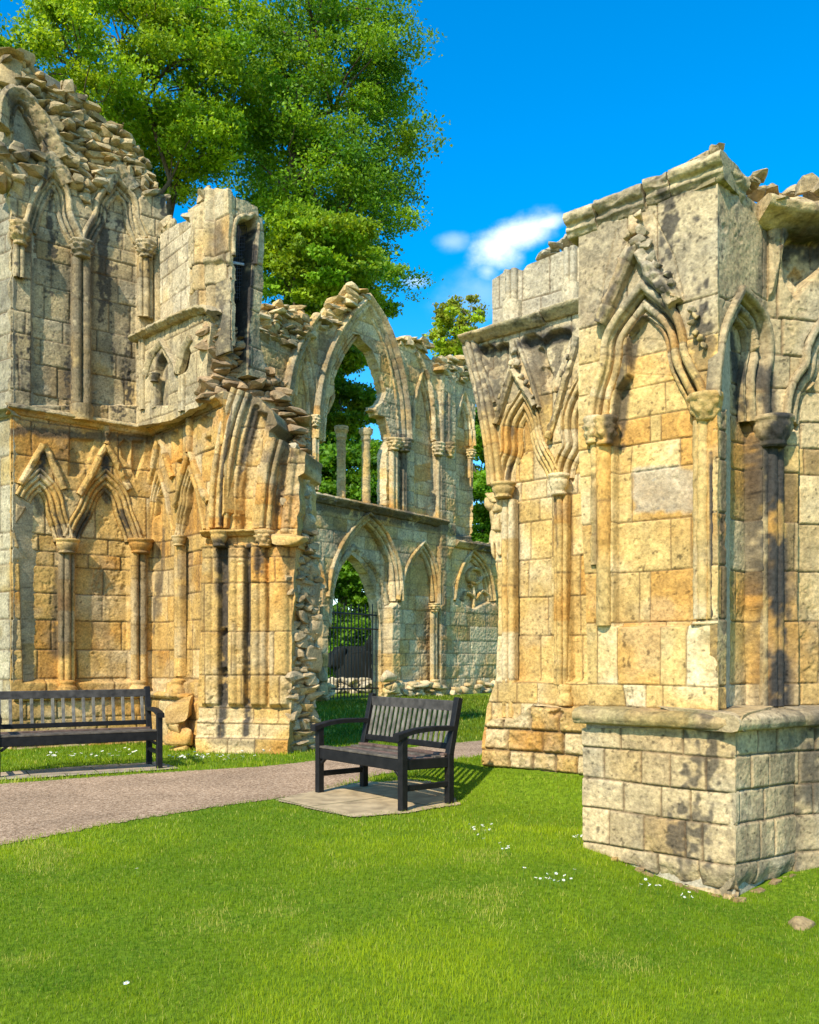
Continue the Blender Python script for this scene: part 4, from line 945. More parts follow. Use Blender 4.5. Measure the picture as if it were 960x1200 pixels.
# ================================================================== LEFT WALL
def build_left():
    t = thing('ruined_wall', (-5, 13.2, 0), 'tall left hand ruined wall in a hollow curve, two tiers of blind arches under a broken rubble top', 'wall')
    ZS = 4.78
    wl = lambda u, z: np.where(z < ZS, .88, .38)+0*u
    L0 = Pl(-120, 14.3, 15, 12.6, warm=lambda u, z: np.where(z < ZS, .75, .02), grime=.4)
    gl = lambda u, z: .22+.34*smooth(z, 4.7, 4.9)
    A = Pl(15, 12.6, 178, 13.8, warm=wl, grime=gl, gold=.85)
    B = Pl(178, 13.8, 262, 12.05, warm=wl, grime=gl, gold=.85)
    A.stain([(96, 305), (94, 400), (96, 475)], .32, .6); A.stain([(79, 650), (74, 700), (72, 760)], .2, .75); A.stain([(165, 650), (166, 760)], .14, .6)
    A.stain([(130, 405), (150, 420)], .3, .5); A.stain([(12, 505), (180, 515)], .1, .8); A.stain([(35, 275), (60, 300)], .3, .4)
    A.stain([(45, 585), (50, 600)], .08, .7); A.stain([(125, 575), (128, 585)], .1, .8)
    A.stain([(50, 535), (48, 556)], .09, .95); A.stain([(124, 538), (124, 556)], .1, .95); A.stain([(68, 540), (84, 520), (92, 550)], .12, .5); A.stain([(140, 520), (165, 520)], .1, .6)  # paints shade into the recesses around gables and arches
    B.stain([(185, 620), (180, 740)], .08, .7); B.stain([(180, 515), (250, 478)], .1, .7); B.stain([(212, 650), (214, 700)], .06, .5); B.stain([(180, 440), (182, 475)], .1, .8)
    A.stain([(18, 130), (40, 175), (30, 185)], .25, .8); A.stain([(110, 262), (106, 300), (104, 360)], .16, .75); A.stain([(40, 250), (38, 300)], .16, .6); A.stain([(120, 330), (160, 330)], .25, .45); A.stain([(64, 600), (72, 628)], .08, .9); A.stain([(104, 602), (92, 626)], .09, .9); A.stain([(143, 600), (154, 626)], .08, .9); A.stain([(30, 590), (16, 620)], .1, .6)
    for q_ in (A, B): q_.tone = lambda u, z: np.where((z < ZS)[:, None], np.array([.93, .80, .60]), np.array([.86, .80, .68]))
    L0.tone = np.array([.66, .68, .68])  # far left face: bluish shade put into its tone and darkening
    rl = rows_from(A, 120, [505, 545, 578, 631, 650, 666, 697, 728, 762, 795, 815, 840, 870, 900])
    ru = rows_from(A, 120, [100, 150, 200, 240, 262, 282, 298, 318, 348, 385, 410, 438, 473, 493, 505])
    rows = sorted(set(rl+ru))
    # ---- lower tier
    p1 = [(27, 800), (22, 640), (16, 618), (30, 596), (33, 578), (46, 570), (61, 581), (62, 602), (72, 628), (72, 640), (72, 800)]
    p2 = [(87, 800), (87, 640), (90, 628), (107, 602), (110, 581), (125, 570), (139, 581), (142, 602), (153, 628), (153, 800)]
    lo = [(-20, 495), (12, 493), (60, 499), (180, 506), (180, 930), (-20, 930)]
    feats = [('roll', [(76, 632), (71, 614), (66, 600), (64, 586), (59, 574), (47, 562), (33, 574), (28, 584)], .125, -.10), ('roll', [(84, 632), (90, 615), (100, 600), (105, 586), (111, 574), (124, 562), (137, 574), (143, 586), (146, 600), (152, 615), (158, 632)], .125, -.10), ('rec', p1, .10, .03), ('rec', p2, .10, .03), ('rec', [(82, 513), (112, 515), (104, 545), (92, 560), (80, 558)], .07, .03), ('rec', [(140, 520), (147, 513), (154, 521), (152, 545), (144, 536)], .07, .03),
             ('rec', [(155, 516), (170, 516), (168, 540), (160, 560), (155, 552)], .07, .03), ('fn', lambda U, Z, P: .05*(1-smooth(Z, .62, .70)))]
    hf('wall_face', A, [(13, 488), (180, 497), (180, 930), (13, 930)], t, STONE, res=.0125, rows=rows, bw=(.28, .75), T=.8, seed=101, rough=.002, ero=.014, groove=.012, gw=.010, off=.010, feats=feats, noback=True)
    p3 = [(184, 800), (180, 640), (180, 600), (184, 580), (187, 568), (192, 580), (196, 600), (203, 628), (203, 800)]
    p4 = [(213, 800), (211, 640), (214, 600), (219, 575), (224, 560), (229, 580), (233, 602), (236, 628), (236, 800)]
    hf('wall_face', B, [(177, 498), (262, 458), (262, 600), (240, 640), (240, 930), (177, 930)], t, STONE, res=.0125, rows=rows, bw=(.22, .55), T=.8, seed=102, rough=.002, ero=.012, groove=.012, gw=.010, off=.010, noback=True,
       feats=[('roll', [(175, 632), (176, 612), (179, 598), (180, 582), (187, 560), (194, 580), (197, 602), (204, 630)], .085, -.08), ('roll', [(209, 630), (212, 604), (216, 590), (216, 576), (223, 555), (231, 576), (234, 596), (239, 622)], .085, -.08), ('rec', p3, .10, .03), ('rec', p4, .10, .03), ('rec', [(200, 505), (208, 502), (210, 520), (204, 530)], .06, .03), ('rec', [(206, 540), (213, 537), (213, 549), (207, 552)], .06, .02), ('rec', [(232, 492), (240, 486), (250, 490), (248, 503), (238, 508)], .07, .03), ('rec', [(240, 513), (248, 510), (248, 522), (241, 524)], .07, .02),
              ('rec', [(218, 500), (224, 496), (222, 520)], .05, .02), ('fn', lambda U, Z, P: .05*(1-smooth(Z, .62, .70)))])
    hf('wall_face', L0, [(-120, 40), (-60, 52), (0, 62), (15.5, 62), (15.5, 930), (-120, 930)], t, STONE, res=.016, rows=rows, bw=(.4, .8), T=.8, seed=103, rough=.004, ero=.012, groove=.012, gw=.010, noback=True)
    # ---- upper tier
    up = [(13, 490), (13, 64), (22, 62), (30, 72), (45, 88), (60, 105), (78, 112), (94, 118), (110, 138), (132, 148), (146, 168), (164, 178), (172, 198), (182, 218), (192, 235), (195, 262), (192, 498)]
    q1 = [(36, 475), (37, 275), (39, 262), (48, 240), (52, 226), (62, 218), (72, 232), (73, 256), (86, 278), (88, 290), (88, 475)]
    q2 = [(106, 475), (106, 288), (110, 275), (122, 258), (122, 240), (136, 226), (151, 238), (152, 262), (162, 280), (164, 290), (164, 475)]
    win = [(16, 160), (16, 125), (22, 119), (32, 130), (42, 146), (50, 166), (52, 188), (40, 186), (28, 178)]
    rubz = [(22, 60), (45, 84), (62, 104), (96, 115), (134, 146), (166, 178), (184, 216), (192, 236), (176, 232), (158, 216), (138, 194), (118, 218), (100, 246), (86, 210), (70, 168), (44, 118), (26, 100)]
    hf('upper_wall', A, up, t, STONE, res=.0125, rows=rows, bw=(.28, .6), T=.8, seed=104, rough=.02, ero=.012, groove=.011, gw=.009, off=.008, noback=False,
       feats=[('roll', [(35, 268), (40, 250), (48, 226), (63, 208), (76, 226), (77, 252), (90, 278), (93, 286)], .10, -.08), ('roll', [(101, 286), (106, 272), (118, 254), (118, 236), (137, 216), (155, 234), (156, 258), (166, 280)], .10, -.08), ('rec', q1, .10, .03), ('rec', q2, .10, .03), ('rec', win, .45, .03), ('rec', rubz, .06, .05), ('fn', lambda U, Z, P: .05*fbm(P.reshape(-1, 3), 5, 3, 66).reshape(U.shape)*inside(U, Z, A.poly(rubz))), ('out', [(168, 300), (157, 262), (154, 240), (170, 226), (196, 232), (196, 262), (184, 300)], .08, .04)])
    L = 'sweep'
    hood = [(-.12, -.14), (-.115, -.07)]+half_round(-.08, .026, -.07)+[(-.045, -.08), (-.035, -.04), (-.01, -.02), (.0, -.05), (.02, -.05), (.03, .02), (.06, .06), (.09, .05), (.11, .0), (.12, -.08)]
    sweep('arch_moulding', A, [(35, 268), (40, 250), (48, 226), (63, 208, 1), (76, 226), (77, 252), (90, 278), (93, 286)], hood, t, STONE, res=.014, seed=111, ero=.008)
    sweep('arch_moulding', A, [(101, 286), (106, 272), (118, 254), (118, 236), (137, 216, 1), (155, 234), (156, 258), (166, 280)], hood, t, STONE, res=.014, seed=112, ero=.006)
    gpu = [(-.11, -.05), (-.09, .04), (.0, .07), (.09, .04), (.11, -.05)]
    sweep('gable', A, [(122, 222), (131, 208), (138, 196, 1), (146, 206), (158, 222)], gpu, t, STONE, d=.02, res=.014, seed=113, ero=.016)
    sweep('gable', A, [(46, 208), (54, 192), (62, 184), (72, 200), (80, 216)], gpu, t, STONE, d=.02, res=.014, seed=114, ero=.02)
    # stub of the great window arch, top left
    wp = [(-.13, -.5), (-.12, -.1), (-.09, -.02), (-.06, -.06), (-.03, .0), (.02, .04), (.10, .09), (.16, .04), (.17, -.2)]
    sweep('window_arch', A, [(8, 150), (10, 122), (20, 112), (32, 122), (46, 142), (58, 162), (70, 186)], wp, t, STONE, d=.06, res=.014, seed=115, ero=.02)
    for i, (a, b) in enumerate((((22, 122), (22, 176)), ((32, 136), (33, 180)), ((42, 152), (43, 186)))):
        sweep('mullion', A, [b, a], [(-.03, -.04), (-.02, .05), (.02, .05), (.03, -.04)], t, STONE, d=-.22, res=.014, seed=116+i)
    rubble('rubble_core', A, rubz, t, STONE, h=(.055, .10), w=(.11, .26), d=-.06, depth=.24, jit=.05, seed=120, tilt=.16, amp=.25)
    top = [(2, 66), (20, 52), (34, 66), (50, 86), (64, 100), (80, 108), (98, 112), (112, 130), (134, 142), (150, 160), (166, 174), (176, 196), (188, 216), (192, 228), (184, 216), (160, 174), (128, 150), (92, 122), (60, 112), (30, 84)]
    rubble('loose_rubble', A, top, t, STONE, h=(.06, .11), w=(.13, .32), d=-.3, depth=.5, jit=.2, seed=121, tilt=.25, amp=.3)
    rubble('loose_rubble', A, [(64, 92), (76, 90), (96, 110), (92, 124), (66, 116)], t, STONE, h=(.09, .15), w=(.15, .32), d=-.15, depth=.4, jit=.1, seed=122, tilt=.25, amp=.3)
    # eroded vaulting conoid at the far left
    g = Acc()
    for i, (x, y, sx, sy) in enumerate([(10, 84, 26, 44), (8, 205, 26, 36), (22, 222, 22, 34)]):
        p = A.at(x, y, -.06); k = p[1]/F; stone(g, p, (sx*k, .35, sy*k), (0, .2, math.atan2(A.u[1], A.u[0])), 800+i, A, .2, .5, ICO3)
    g.build('vault_stub', STONE, t)
    rubble('rubble_core', A, [(-8, 180), (16, 168), (34, 176), (50, 190), (44, 205), (20, 214), (-8, 216)], t, STONE, h=(.08, .14), w=(.14, .34), d=.0, depth=.26, jit=.05, seed=123, tilt=.2)
    for x, y0, y1, r, d, s in ((24, 262, 288, 12, .05, 1), (96, 284, 303, 14, .06, 2), (171, 284, 303, 12, .08, 3)):
        capital(A, x, y0, y1, r, t, STONE, d=d, seed=130+s, carve=.03)
    shaft(A, 96, 303, 475, 11, t, STONE, d=.03, kind=2, seed=135, vous=.5)
    shaft(A, 96, 475, 494, 13, t, STONE, d=.03, kind=1, seed=136, name='column_base')
    shaft(A, 171, 303, 372, 9, t, STONE, d=.06, kind=3, seed=137)
    shaft(A, 23, 288, 325, 6, t, STONE, d=.06, kind=2, seed=138)
    shaft(A, 186, 300, 394, 7, t, STONE, d=.03, kind=1, seed=139)
    # ---- lower mouldings
    ap = [(-.13, -.14), (-.125, -.07)]+half_round(-.095, .025, -.08)+[(-.06, -.075)]+half_round(-.03, .026, -.035)+[(.01, -.03)]+half_round(.042, .028, .0)+[(.08, .0)]+half_round(.105, .022, .015)+[(.13, -.04)]
    sweep('arch_moulding', A, [(76, 632), (71, 614), (66, 600), (64, 586), (59, 574), (47, 562, 1), (33, 574), (28, 584)][::-1], ap, t, STONE, res=.012, seed=141, ero=.005)
    sweep('arch_moulding', A, [(84, 632), (90, 615), (100, 600), (105, 586), (111, 574), (124, 562, 1), (137, 574), (143, 586), (146, 600), (152, 615), (158, 632)], ap, t, STONE, res=.012, seed=142, ero=.005)
    bp_ = [(-.075, -.1), (-.07, -.04)]+half_round(-.048, .02, -.03)+half_round(.0, .022, .0)+half_round(.048, .022, .02)+[(.075, -.04)]
    sweep('arch_moulding', B, [(175, 632), (176, 612), (179, 598), (180, 582), (187, 560, 1), (194, 580), (197, 602), (204, 630)], bp_, t, STONE, res=.011, seed=143)
    sweep('arch_moulding', B, [(209, 630), (212, 604), (216, 590), (216, 576), (223, 555, 1), (231, 576), (234, 596), (239, 622)], bp_, t, STONE, res=.011, seed=144)
    gp = [(-.05, -.04), (-.045, .02), (-.02, .045), (.02, .045), (.045, .02), (.05, -.04)]
    for i, (pl, p) in enumerate(((A, [(24, 568), (36, 548), (51, 521)]), (A, [(52, 521), (64, 546), (75, 573)]), (A, [(93, 580), (108, 555), (124, 522)]), (A, [(125, 522), (138, 545), (152, 573)]),
                                 (B, [(171, 580), (180, 545), (186, 510)]), (B, [(187, 512), (194, 535), (202, 560)]), (B, [(204, 594), (212, 565), (221, 532)]), (B, [(222, 532), (232, 560), (242, 588)]), (A, [(124, 520), (125, 508), (125, 500)]), (B, [(221, 530), (222, 510), (222, 490)]))):
        sweep('gable', pl, p, gp, t, STONE, d=.03, res=.012, seed=151+i, ero=.012)
    for pl, x, y0, y1, r, s in ((A, 79, 632, 649, 14, 1), (A, 165, 632, 649, 15, 2), (B, 210, 628, 640, 9, 3)):
        capital(pl, x, y0, y1, r, t, STONE, d=.03, seed=160+s, carve=.004)
    shaft(A, 79, 649, 800, 9, t, STONE, d=.0, kind=3, seed=164); shaft(A, 163, 649, 800, 10, t, STONE, d=.0, kind=2, seed=165); shaft(B, 210, 640, 792, 8, t, STONE, d=.0, kind=2, seed=166)
    base(B, 209, 795, 816, 11, t, STONE, d=.03, seed=167); base(A, 79, 797, 812, 12, t, STONE, d=.03, seed=168); base(A, 163, 797, 812, 12, t, STONE, d=.03, seed=169)
    # plinth ledge and weathered blocks
    lp = [(-.05, -.2), (-.045, .07), (.0, .11), (.03, .10), (.05, .05), (.055, -.2)]
    sweep_uz('plinth', A, [(-.0, .73), (A.L, .73)], lp, t, STONE, res=.014, seed=171, ero=.01, vous=.8)
    sweep_uz('plinth', B, [(0, .73), (B.L*.62, .73)], lp, t, STONE, res=.014, seed=172, ero=.01, vous=.8)
    g = Acc()
    for i, (x, y, sx, sy) in enumerate([(216, 832, 34, 36), (214, 862, 34, 22), (212, 880, 30, 18), (205, 850, 24, 26)]):
        p = P3(x, y, 12.65); k = p[1]/F; stone(g, p, (sx*k, .4, sy*k), (0, 0, -.2), 830+i, B, .12, .35, ICO3)
    g.build('plinth_block', STONE, t)
    # string course between the tiers
    sc = [(-.07, -.1), (-.065, .03), (-.02, .06), (.01, .13), (.05, .12), (.09, .02), (.11, -.1)]
    zs = ZS-.02
    sweep_uz('string_course', L0, [(0, zs), (L0.L+.05, zs)], sc, t, STONE, res=.014, seed=173, moss=.25, vous=.8)
    sweep_uz('string_course', A, [(-.08, zs+.02), (A.L-.02, zs)], sc, t, STONE, res=.014, seed=174, moss=.25, vous=.8, ero=.012)
    sweep_uz('string_course', B, [(.03, zs), (B.L, zs)], sc, t, STONE, res=.014, seed=175, moss=.25, vous=.8)
    # ---- upper part of the returning side
    Bu = Pl(178, 13.9, 262, 12.15, warm=lambda u, z: np.full_like(z, .38), grime=.3)
    hf('upper_wall', Bu, [(188, 500), (188, 274), (193, 270), (217, 259), (224, 249), (233, 236), (247, 229), (247, 250), (247, 460)], t, STONE, res=.0125, rows=rows, bw=(.25, .5), T=.12, seed=176, rough=.012, ero=.008, groove=.010, gw=.008)
    # low arcaded block in front of it
    D = Pl(160, 13.55, 262, 11.85, warm=lambda u, z: np.full_like(z, .4), grime=.3)
    D.tone = Bu.tone = np.array([.88, .82, .70])
    D.stain([(186, 415), (186, 470)], .12, .85)
    c1 = [(181, 475), (181, 440), (184, 424), (190, 412), (196, 424), (197, 440), (197, 475)]
    c2 = [(206, 440), (211, 424), (218, 402), (223, 412), (220, 432), (212, 440)]
    hf('arcade_block', D, [(160, 500), (160, 396), (185, 384), (208, 374), (236, 366), (248, 380), (242, 430), (244, 470), (200, 492)], t, STONE, res=.0125, rows=rows, bw=(.2, .45), T=.12, seed=177, rough=.01, ero=.010, groove=.010, gw=.008, feats=[('rec', c1, .14, .03), ('rec', c2, .10, .03)])
    dp = [(-.05, -.06), (-.045, .02), (-.01, .05), (.03, .07), (.05, .0)]
    sweep('arch_moulding', D, [(172, 440), (176, 424), (181, 414), (191, 402, 1), (198, 414), (206, 428), (208, 438)], dp, t, STONE, res=.012, seed=178)
    sweep('arch_moulding', D, [(209, 438), (213, 424), (217, 408), (225, 396)], dp, t, STONE, res=.012, seed=179)
    capital(D, 181, 438, 448, 7, t, STONE, d=.03, seed=180, carve=.004); shaft(D, 181, 448, 478, 5, t, STONE, d=.0, kind=2, seed=181); shaft(D, 166, 396, 480, 5, t, STONE, d=.02, kind=2, seed=182); shaft(D, 213, 440, 482, 6, t, STONE, d=.02, kind=2, seed=183)
    cpp = [(-.06, -.2), (-.05, .05), (.0, .12), (.04, .10), (.07, -.2)]
    sweep('coping', D, [(158, 398), (184, 385), (208, 374), (232, 364), (246, 362), (250, 368)], cpp, t, STONE, d=.02, res=.013, seed=184, ero=.02, moss=.15)
    FOOT.append(np.array([A.w(-.1, 0, .1)[:2], A.w(A.L, 0, .1)[:2], B.w(B.L*.6, 0, .1)[:2], [-1.6, 12.6], [-1.4, 16], [-8, 18]]))

# ================================================================== STAIR TURRET
def build_turret():
    t = thing('stair_turret', (-2.6, 12.6, 4.8), 'broken stair turret with a tall dark lancet opening, above the left wall', 'turret')
    w = lambda u, z: np.full_like(z, .38)
    A = Pl(222, 12.5, 271, 11.95, warm=w, grime=.2); B = Pl(271, 11.95, 310, 12.4, warm=lambda u, z: np.full_like(z, .35), grime=.3)
    A.tone = B.tone = np.array([.92, .86, .73])
    A.stain([(258, 270), (262, 300)], .18, .6); B.stain([(298, 270), (294, 340), (291, 430)], .07, 1.0); B.stain([(300, 380), (300, 440)], .12, .5); B.stain([(272, 300), (271, 410)], .05, .8)  # dark lines on B paint the opening's shade onto its reveal
    rows = rows_from(A, 250, [222, 262, 304, 335, 362, 405, 430, 460])
    flt = [('roll', [(232, 250), (232, 380)], .10, .06), ('roll', [(248, 228), (248, 380)], .09, .08), ('out', [(247, 215), (276, 212), (276, 312), (262, 306), (247, 312)], .05, .03)]
    hf('wall_face', A, [(222, 372), (222, 252), (233, 238), (244, 232), (245, 223), (271.5, 222), (271.5, 404), (256, 392), (240, 372)], t, STONE, res=.0115, rows=rows, bw=(.4, .7), T=.06, seed=201, rough=.012, ero=.016, groove=.014, gw=.010, off=.012, feats=flt, noback=True)
    op = [(273, 416), (273, 266), (277, 258), (284, 256), (291, 258), (296, 251), (300, 262), (297, 290), (294, 330), (291, 420), (291, 440), (286, 436)]
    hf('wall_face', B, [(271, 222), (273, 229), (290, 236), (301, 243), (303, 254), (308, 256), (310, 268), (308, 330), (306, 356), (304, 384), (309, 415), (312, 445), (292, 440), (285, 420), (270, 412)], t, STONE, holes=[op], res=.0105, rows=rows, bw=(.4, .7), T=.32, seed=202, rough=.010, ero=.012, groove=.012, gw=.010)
    pr = [(-.035, -.08), (-.03, .01), (.0, .04), (.03, .03), (.04, -.05)]
    sweep('arch_moulding', B, [(274, 300), (274, 266), (278, 256), (286, 253), (292, 255), (298, 250), (303, 262), (301, 285), (299, 310)][::1], pr, t, STONE, d=.01, res=.010, seed=203, ero=.008)
    # back of the stair; interior shade painted near-black into its walls
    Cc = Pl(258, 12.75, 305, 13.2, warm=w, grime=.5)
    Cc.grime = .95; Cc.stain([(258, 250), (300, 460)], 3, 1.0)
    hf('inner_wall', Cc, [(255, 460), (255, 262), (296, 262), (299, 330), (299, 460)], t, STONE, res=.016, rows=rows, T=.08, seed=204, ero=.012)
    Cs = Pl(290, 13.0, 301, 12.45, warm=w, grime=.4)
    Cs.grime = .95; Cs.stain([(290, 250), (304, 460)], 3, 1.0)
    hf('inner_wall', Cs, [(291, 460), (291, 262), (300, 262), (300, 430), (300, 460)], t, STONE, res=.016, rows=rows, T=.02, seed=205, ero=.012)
    # grille
    G = Pl(262, 12.18, 302, 12.5); a = Acc(); c = (.05, .05, .055)
    for x in np.arange(270, 300, 2.7):
        p0 = G.at(x, 352); p1 = G.at(x, 256); tube(a, [p0, p1], [.004, .004], 5, c)
    for y in np.arange(256, 352, 4.2):
        p0 = G.at(267, y); p1 = G.at(300, y); tube(a, [p0, p1], [.004, .004], 5, c)
    g = a.build('wire_grille', IRON, t)
    a = Acc(); box(a, G.at(268, 307, .02), G.at(298, 312, .02), .02, .035, col=(.5, .5, .5)); a.build('grille_rail', IRON, g)
    r = Acc()
    for i, (x, y, w_, h_) in enumerate([(240, 232, 14, 8), (238, 240, 18, 8), (241, 227, 9, 6), (232, 246, 16, 8), (193, 262, 10, 12), (198, 268, 14, 12), (226, 254, 16, 8)]):
        Y = 12.6 if x > 210 else 13.7; p = P3(x, y, Y); k = Y/F; stone(r, p, (w_*k*1.1, .35, h_*k*1.4), (0, .1, .2*i), 850+i, A, .25, .6, ICO3); r.build('loose_stone', STONE, t, smoothf=False); r = Acc()

# ================================================================== BROKEN ARCH PIER
def build_arch_pier():
    t = thing('arch_pier', (-1.9, 12.3, 0), 'golden fluted pier with the stub of a fallen arch and an exposed rubble side', 'pier')
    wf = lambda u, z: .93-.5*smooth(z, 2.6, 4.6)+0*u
    A = Pl(233, 12.25, 345, 12.0, warm=wf, grime=.2, gold=.8)
    A.tone = np.array([.94, .83, .65])
    for x, w_, k in ((262, .09, .95), (291, .07, .95)): A.stain([(x+1, 640), (x, 740), (x-1, 860)], w_, k)  # dark lines down the hollows between the clustered shafts
    A.stain([(262, 640), (262, 690)], .16, .9); A.stain([(306, 640), (306, 670)], .1, .9); A.stain([(320, 540), (350, 530)], .2, .6); A.stain([(325, 570), (330, 600)], .1, .5); A.stain([(281, 600), (284, 540), (298, 480)], .07, .9); A.stain([(298, 470), (340, 520)], .16, .75); A.stain([(325, 600), (332, 540)], .06, .7); A.stain([(262, 616), (264, 560), (276, 480)], .03, .8)  # dark lines in the rib hollows and along the broken top
    A.stain([(250, 866), (300, 872)], .08, .5)
    rows = rows_from(A, 290, [455, 500, 545, 582, 621, 642, 654, 684, 740, 791, 830, 848, 865, 884, 910])
    def fl(U, Z, P):
        # clustered shafts: position measured across the face
        x = CX+F*P[..., 0]/P[..., 1]
        r = np.zeros_like(U)
        for c, w_, h_ in ((244, 7, .07), (253, 5, .05), (274, 6, .09), (283, 5, .06), (300, 6, .09), (309, 4, .05), (327, 12, .10)):
            r = np.maximum(r, h_*np.sqrt(np.clip(1-((x-c)/w_)**2, 0, 1)))
        for c, w_, h_ in ((262, 5, .07), (291, 4.5, .07), (315, 2.5, .03)):
            r = r-h_*np.sqrt(np.clip(1-((x-c)/w_)**2, 0, 1))
        z = Z
        lim = smooth(z, .62, .68)*(1-smooth(z, 2.62, 2.68)*.0)
        return r*lim
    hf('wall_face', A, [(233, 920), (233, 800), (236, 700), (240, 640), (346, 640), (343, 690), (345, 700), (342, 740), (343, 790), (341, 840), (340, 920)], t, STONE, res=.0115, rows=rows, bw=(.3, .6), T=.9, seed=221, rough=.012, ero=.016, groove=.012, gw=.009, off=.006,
       feats=[('fn', fl), ('roll', [(262, 740), (262, 742)], .05, -.07), ('roll', [(262, 787), (262, 789)], .06, -.07), ('fn', lambda U, Z, P: .06*(1-smooth(Z, .42, .47))+.05*(1-smooth(Z, .2, .24)))])
    hf('upper_wall', A, [(240, 642), (243, 600), (250, 540), (262, 485), (270, 456), (290, 461), (305, 468), (319, 481), (325, 496), (315, 505), (315, 517), (336, 521), (358, 529), (357, 553), (350, 557), (351, 598), (348, 604), (350, 642)], t, STONE, res=.0115, rows=rows, bw=(.35, .6), T=.8, seed=222, rough=.012, ero=.016, groove=.012, gw=.009, off=.012,
       feats=[('roll', [(279, 622), (281, 570), (288, 520), (300, 478)], .05, -.06), ('rec', [(278, 622), (282, 570), (290, 520), (300, 480), (314, 484), (304, 530), (297, 575), (295, 622)], .12, .05), ('roll', [(324, 622), (327, 590), (331, 560), (338, 520)], .05, -.05), ('roll', [(334, 622), (337, 590), (342, 540)], .06, .06), ('fn', lambda U, Z, P: -.05*smooth(fbm(P.reshape(-1, 3), 3.5, 3, 68).reshape(U.shape), .2, .6)*.6), ('paint', [(272, 616), (278, 560), (288, 540), (284, 616)], (.50, .26, .06), .7)])
    pr = [(-.15, -.3), (-.15, .02)]+half_round(-.118, .030, .03, 7)+[(-.075, .0)]+half_round(-.03, .040, .07, 8)+[(.035, .02)]+half_round(.085, .038, .04, 8)+[(.14, -.03), (.15, -.3)]
    sweep('springing_rib', A, [(256, 619), (257, 580), (261, 540), (268, 500), (282, 458)], pr, t, STONE, d=.03, res=.0115, seed=223, ero=.008)
    pr2 = [(-.14, -.3), (-.14, .0)]+half_round(-.10, .034, .02, 7)+[(-.055, .01)]+half_round(-.01, .036, .05, 8)+[(.04, .03), (.12, .01), (.14, -.3)]
    sweep('springing_rib', A, [(307, 619), (309, 585), (313, 550), (323, 514)], pr2, t, STONE, d=.05, res=.0115, seed=224, ero=.006)
    # abacus string with two corbels
    sp = [(-.05, -.2), (-.05, .06), (-.02, .10), (.0, .15), (.025, .15), (.03, .10), (.04, -.2)]
    z = float(A.uz(290, 624)[1])
    sweep_uz('string_course', A, [(float(A.uz(239, 620)[0]), z), (float(A.uz(320, 620)[0]), z)], sp, t, STONE, res=.012, seed=225, ero=.008)
    capital(A, 257, 622, 641, 11, t, STONE, d=.10, seed=226, carve=.006, name='corbel'); capital(A, 310, 622, 641, 12, t, STONE, d=.12, seed=227, carve=.02, name='corbel')
    g = Acc(); p = A.at(340, 632, .08); k = p[1]/F; stone(g, p, (40*k, .4, 22*k), (0, 0, -.05), 861, A, .10, .35, ICO3); g.build('abacus_block', STONE, t)
    # exposed core on the right
    S = Pl(338, 12.05, 376, 12.55, warm=lambda u, z: np.full_like(z, .45), grime=.12)
    cf = lambda P, q: stone_col(S, P, np.full(len(P), q[0]), np.full(len(P), q[1]))*np.array([.82, .72, .60])
    hf('rubble_face', S, [(338, 920), (338, 640), (345, 520), (352, 520), (364, 560), (366, 600), (372, 650), (372, 920)], t, STONE, res=.016, rh=(.1, .18), bw=(.15, .35), T=.5, seed=228, rough=.03, ero=.05, groove=.04, gw=.02, off=.04)
    rubble('rubble_core', S, [(338, 905), (340, 640), (346, 560), (360, 560), (368, 610), (373, 660), (371, 730), (368, 800), (374, 885), (372, 905)], t, STONE, h=(.06, .11), w=(.12, .26), d=-.04, depth=.16, jit=.035, seed=229, amp=.25, tilt=.08, cfun=cf)
    g = Acc()
    for i, (x, y, sx, sy) in enumerate([(366, 700, 16, 34), (364, 737, 16, 34), (364, 775, 18, 36), (365, 668, 14, 26)]):
        p = S.at(x, y, -.02); k = p[1]/F; stone(g, p, (sx*k*1.5, .24, sy*k*1.1), (0, .03, math.atan2(S.u[1], S.u[0])), 870+i, S, .10, .3, ICO3, cfun=cf); g.build('core_block', STONE, t); g = Acc()
    # rubble slope over the arch haunch
    U = Pl(232, 12.2, 372, 13.0, warm=lambda u, z: np.full_like(z, .12), grime=.35)
    uo = [(236, 470), (240, 432), (240, 385), (262, 384), (286, 404), (305, 412), (320, 440), (334, 462), (346, 488), (352, 505), (362, 530), (364, 570), (352, 552), (336, 512), (312, 482), (290, 474), (270, 456)]
    hf('rubble_face', U, uo, t, STONE, res=.016, rh=(.1, .16), bw=(.15, .35), T=.8, seed=230, rough=.03, ero=.05, groove=.04, gw=.02, off=.04)
    rb = lambda P, q: stone_col(U, P, np.full(len(P), q[0]), np.full(len(P), q[1]))*np.array([.80, .64, .52])
    rubble('rubble_core', U, uo, t, STONE, h=(.06, .11), w=(.11, .28), d=.06, depth=.26, jit=.06, seed=231, amp=.3, tilt=.16, cfun=rb)
    FOOT.append(np.array([A.w(-.05, 0, .12)[:2], A.w(A.L, 0, .12)[:2], [-1.35, 13.4], [-2.6, 13.4]]))
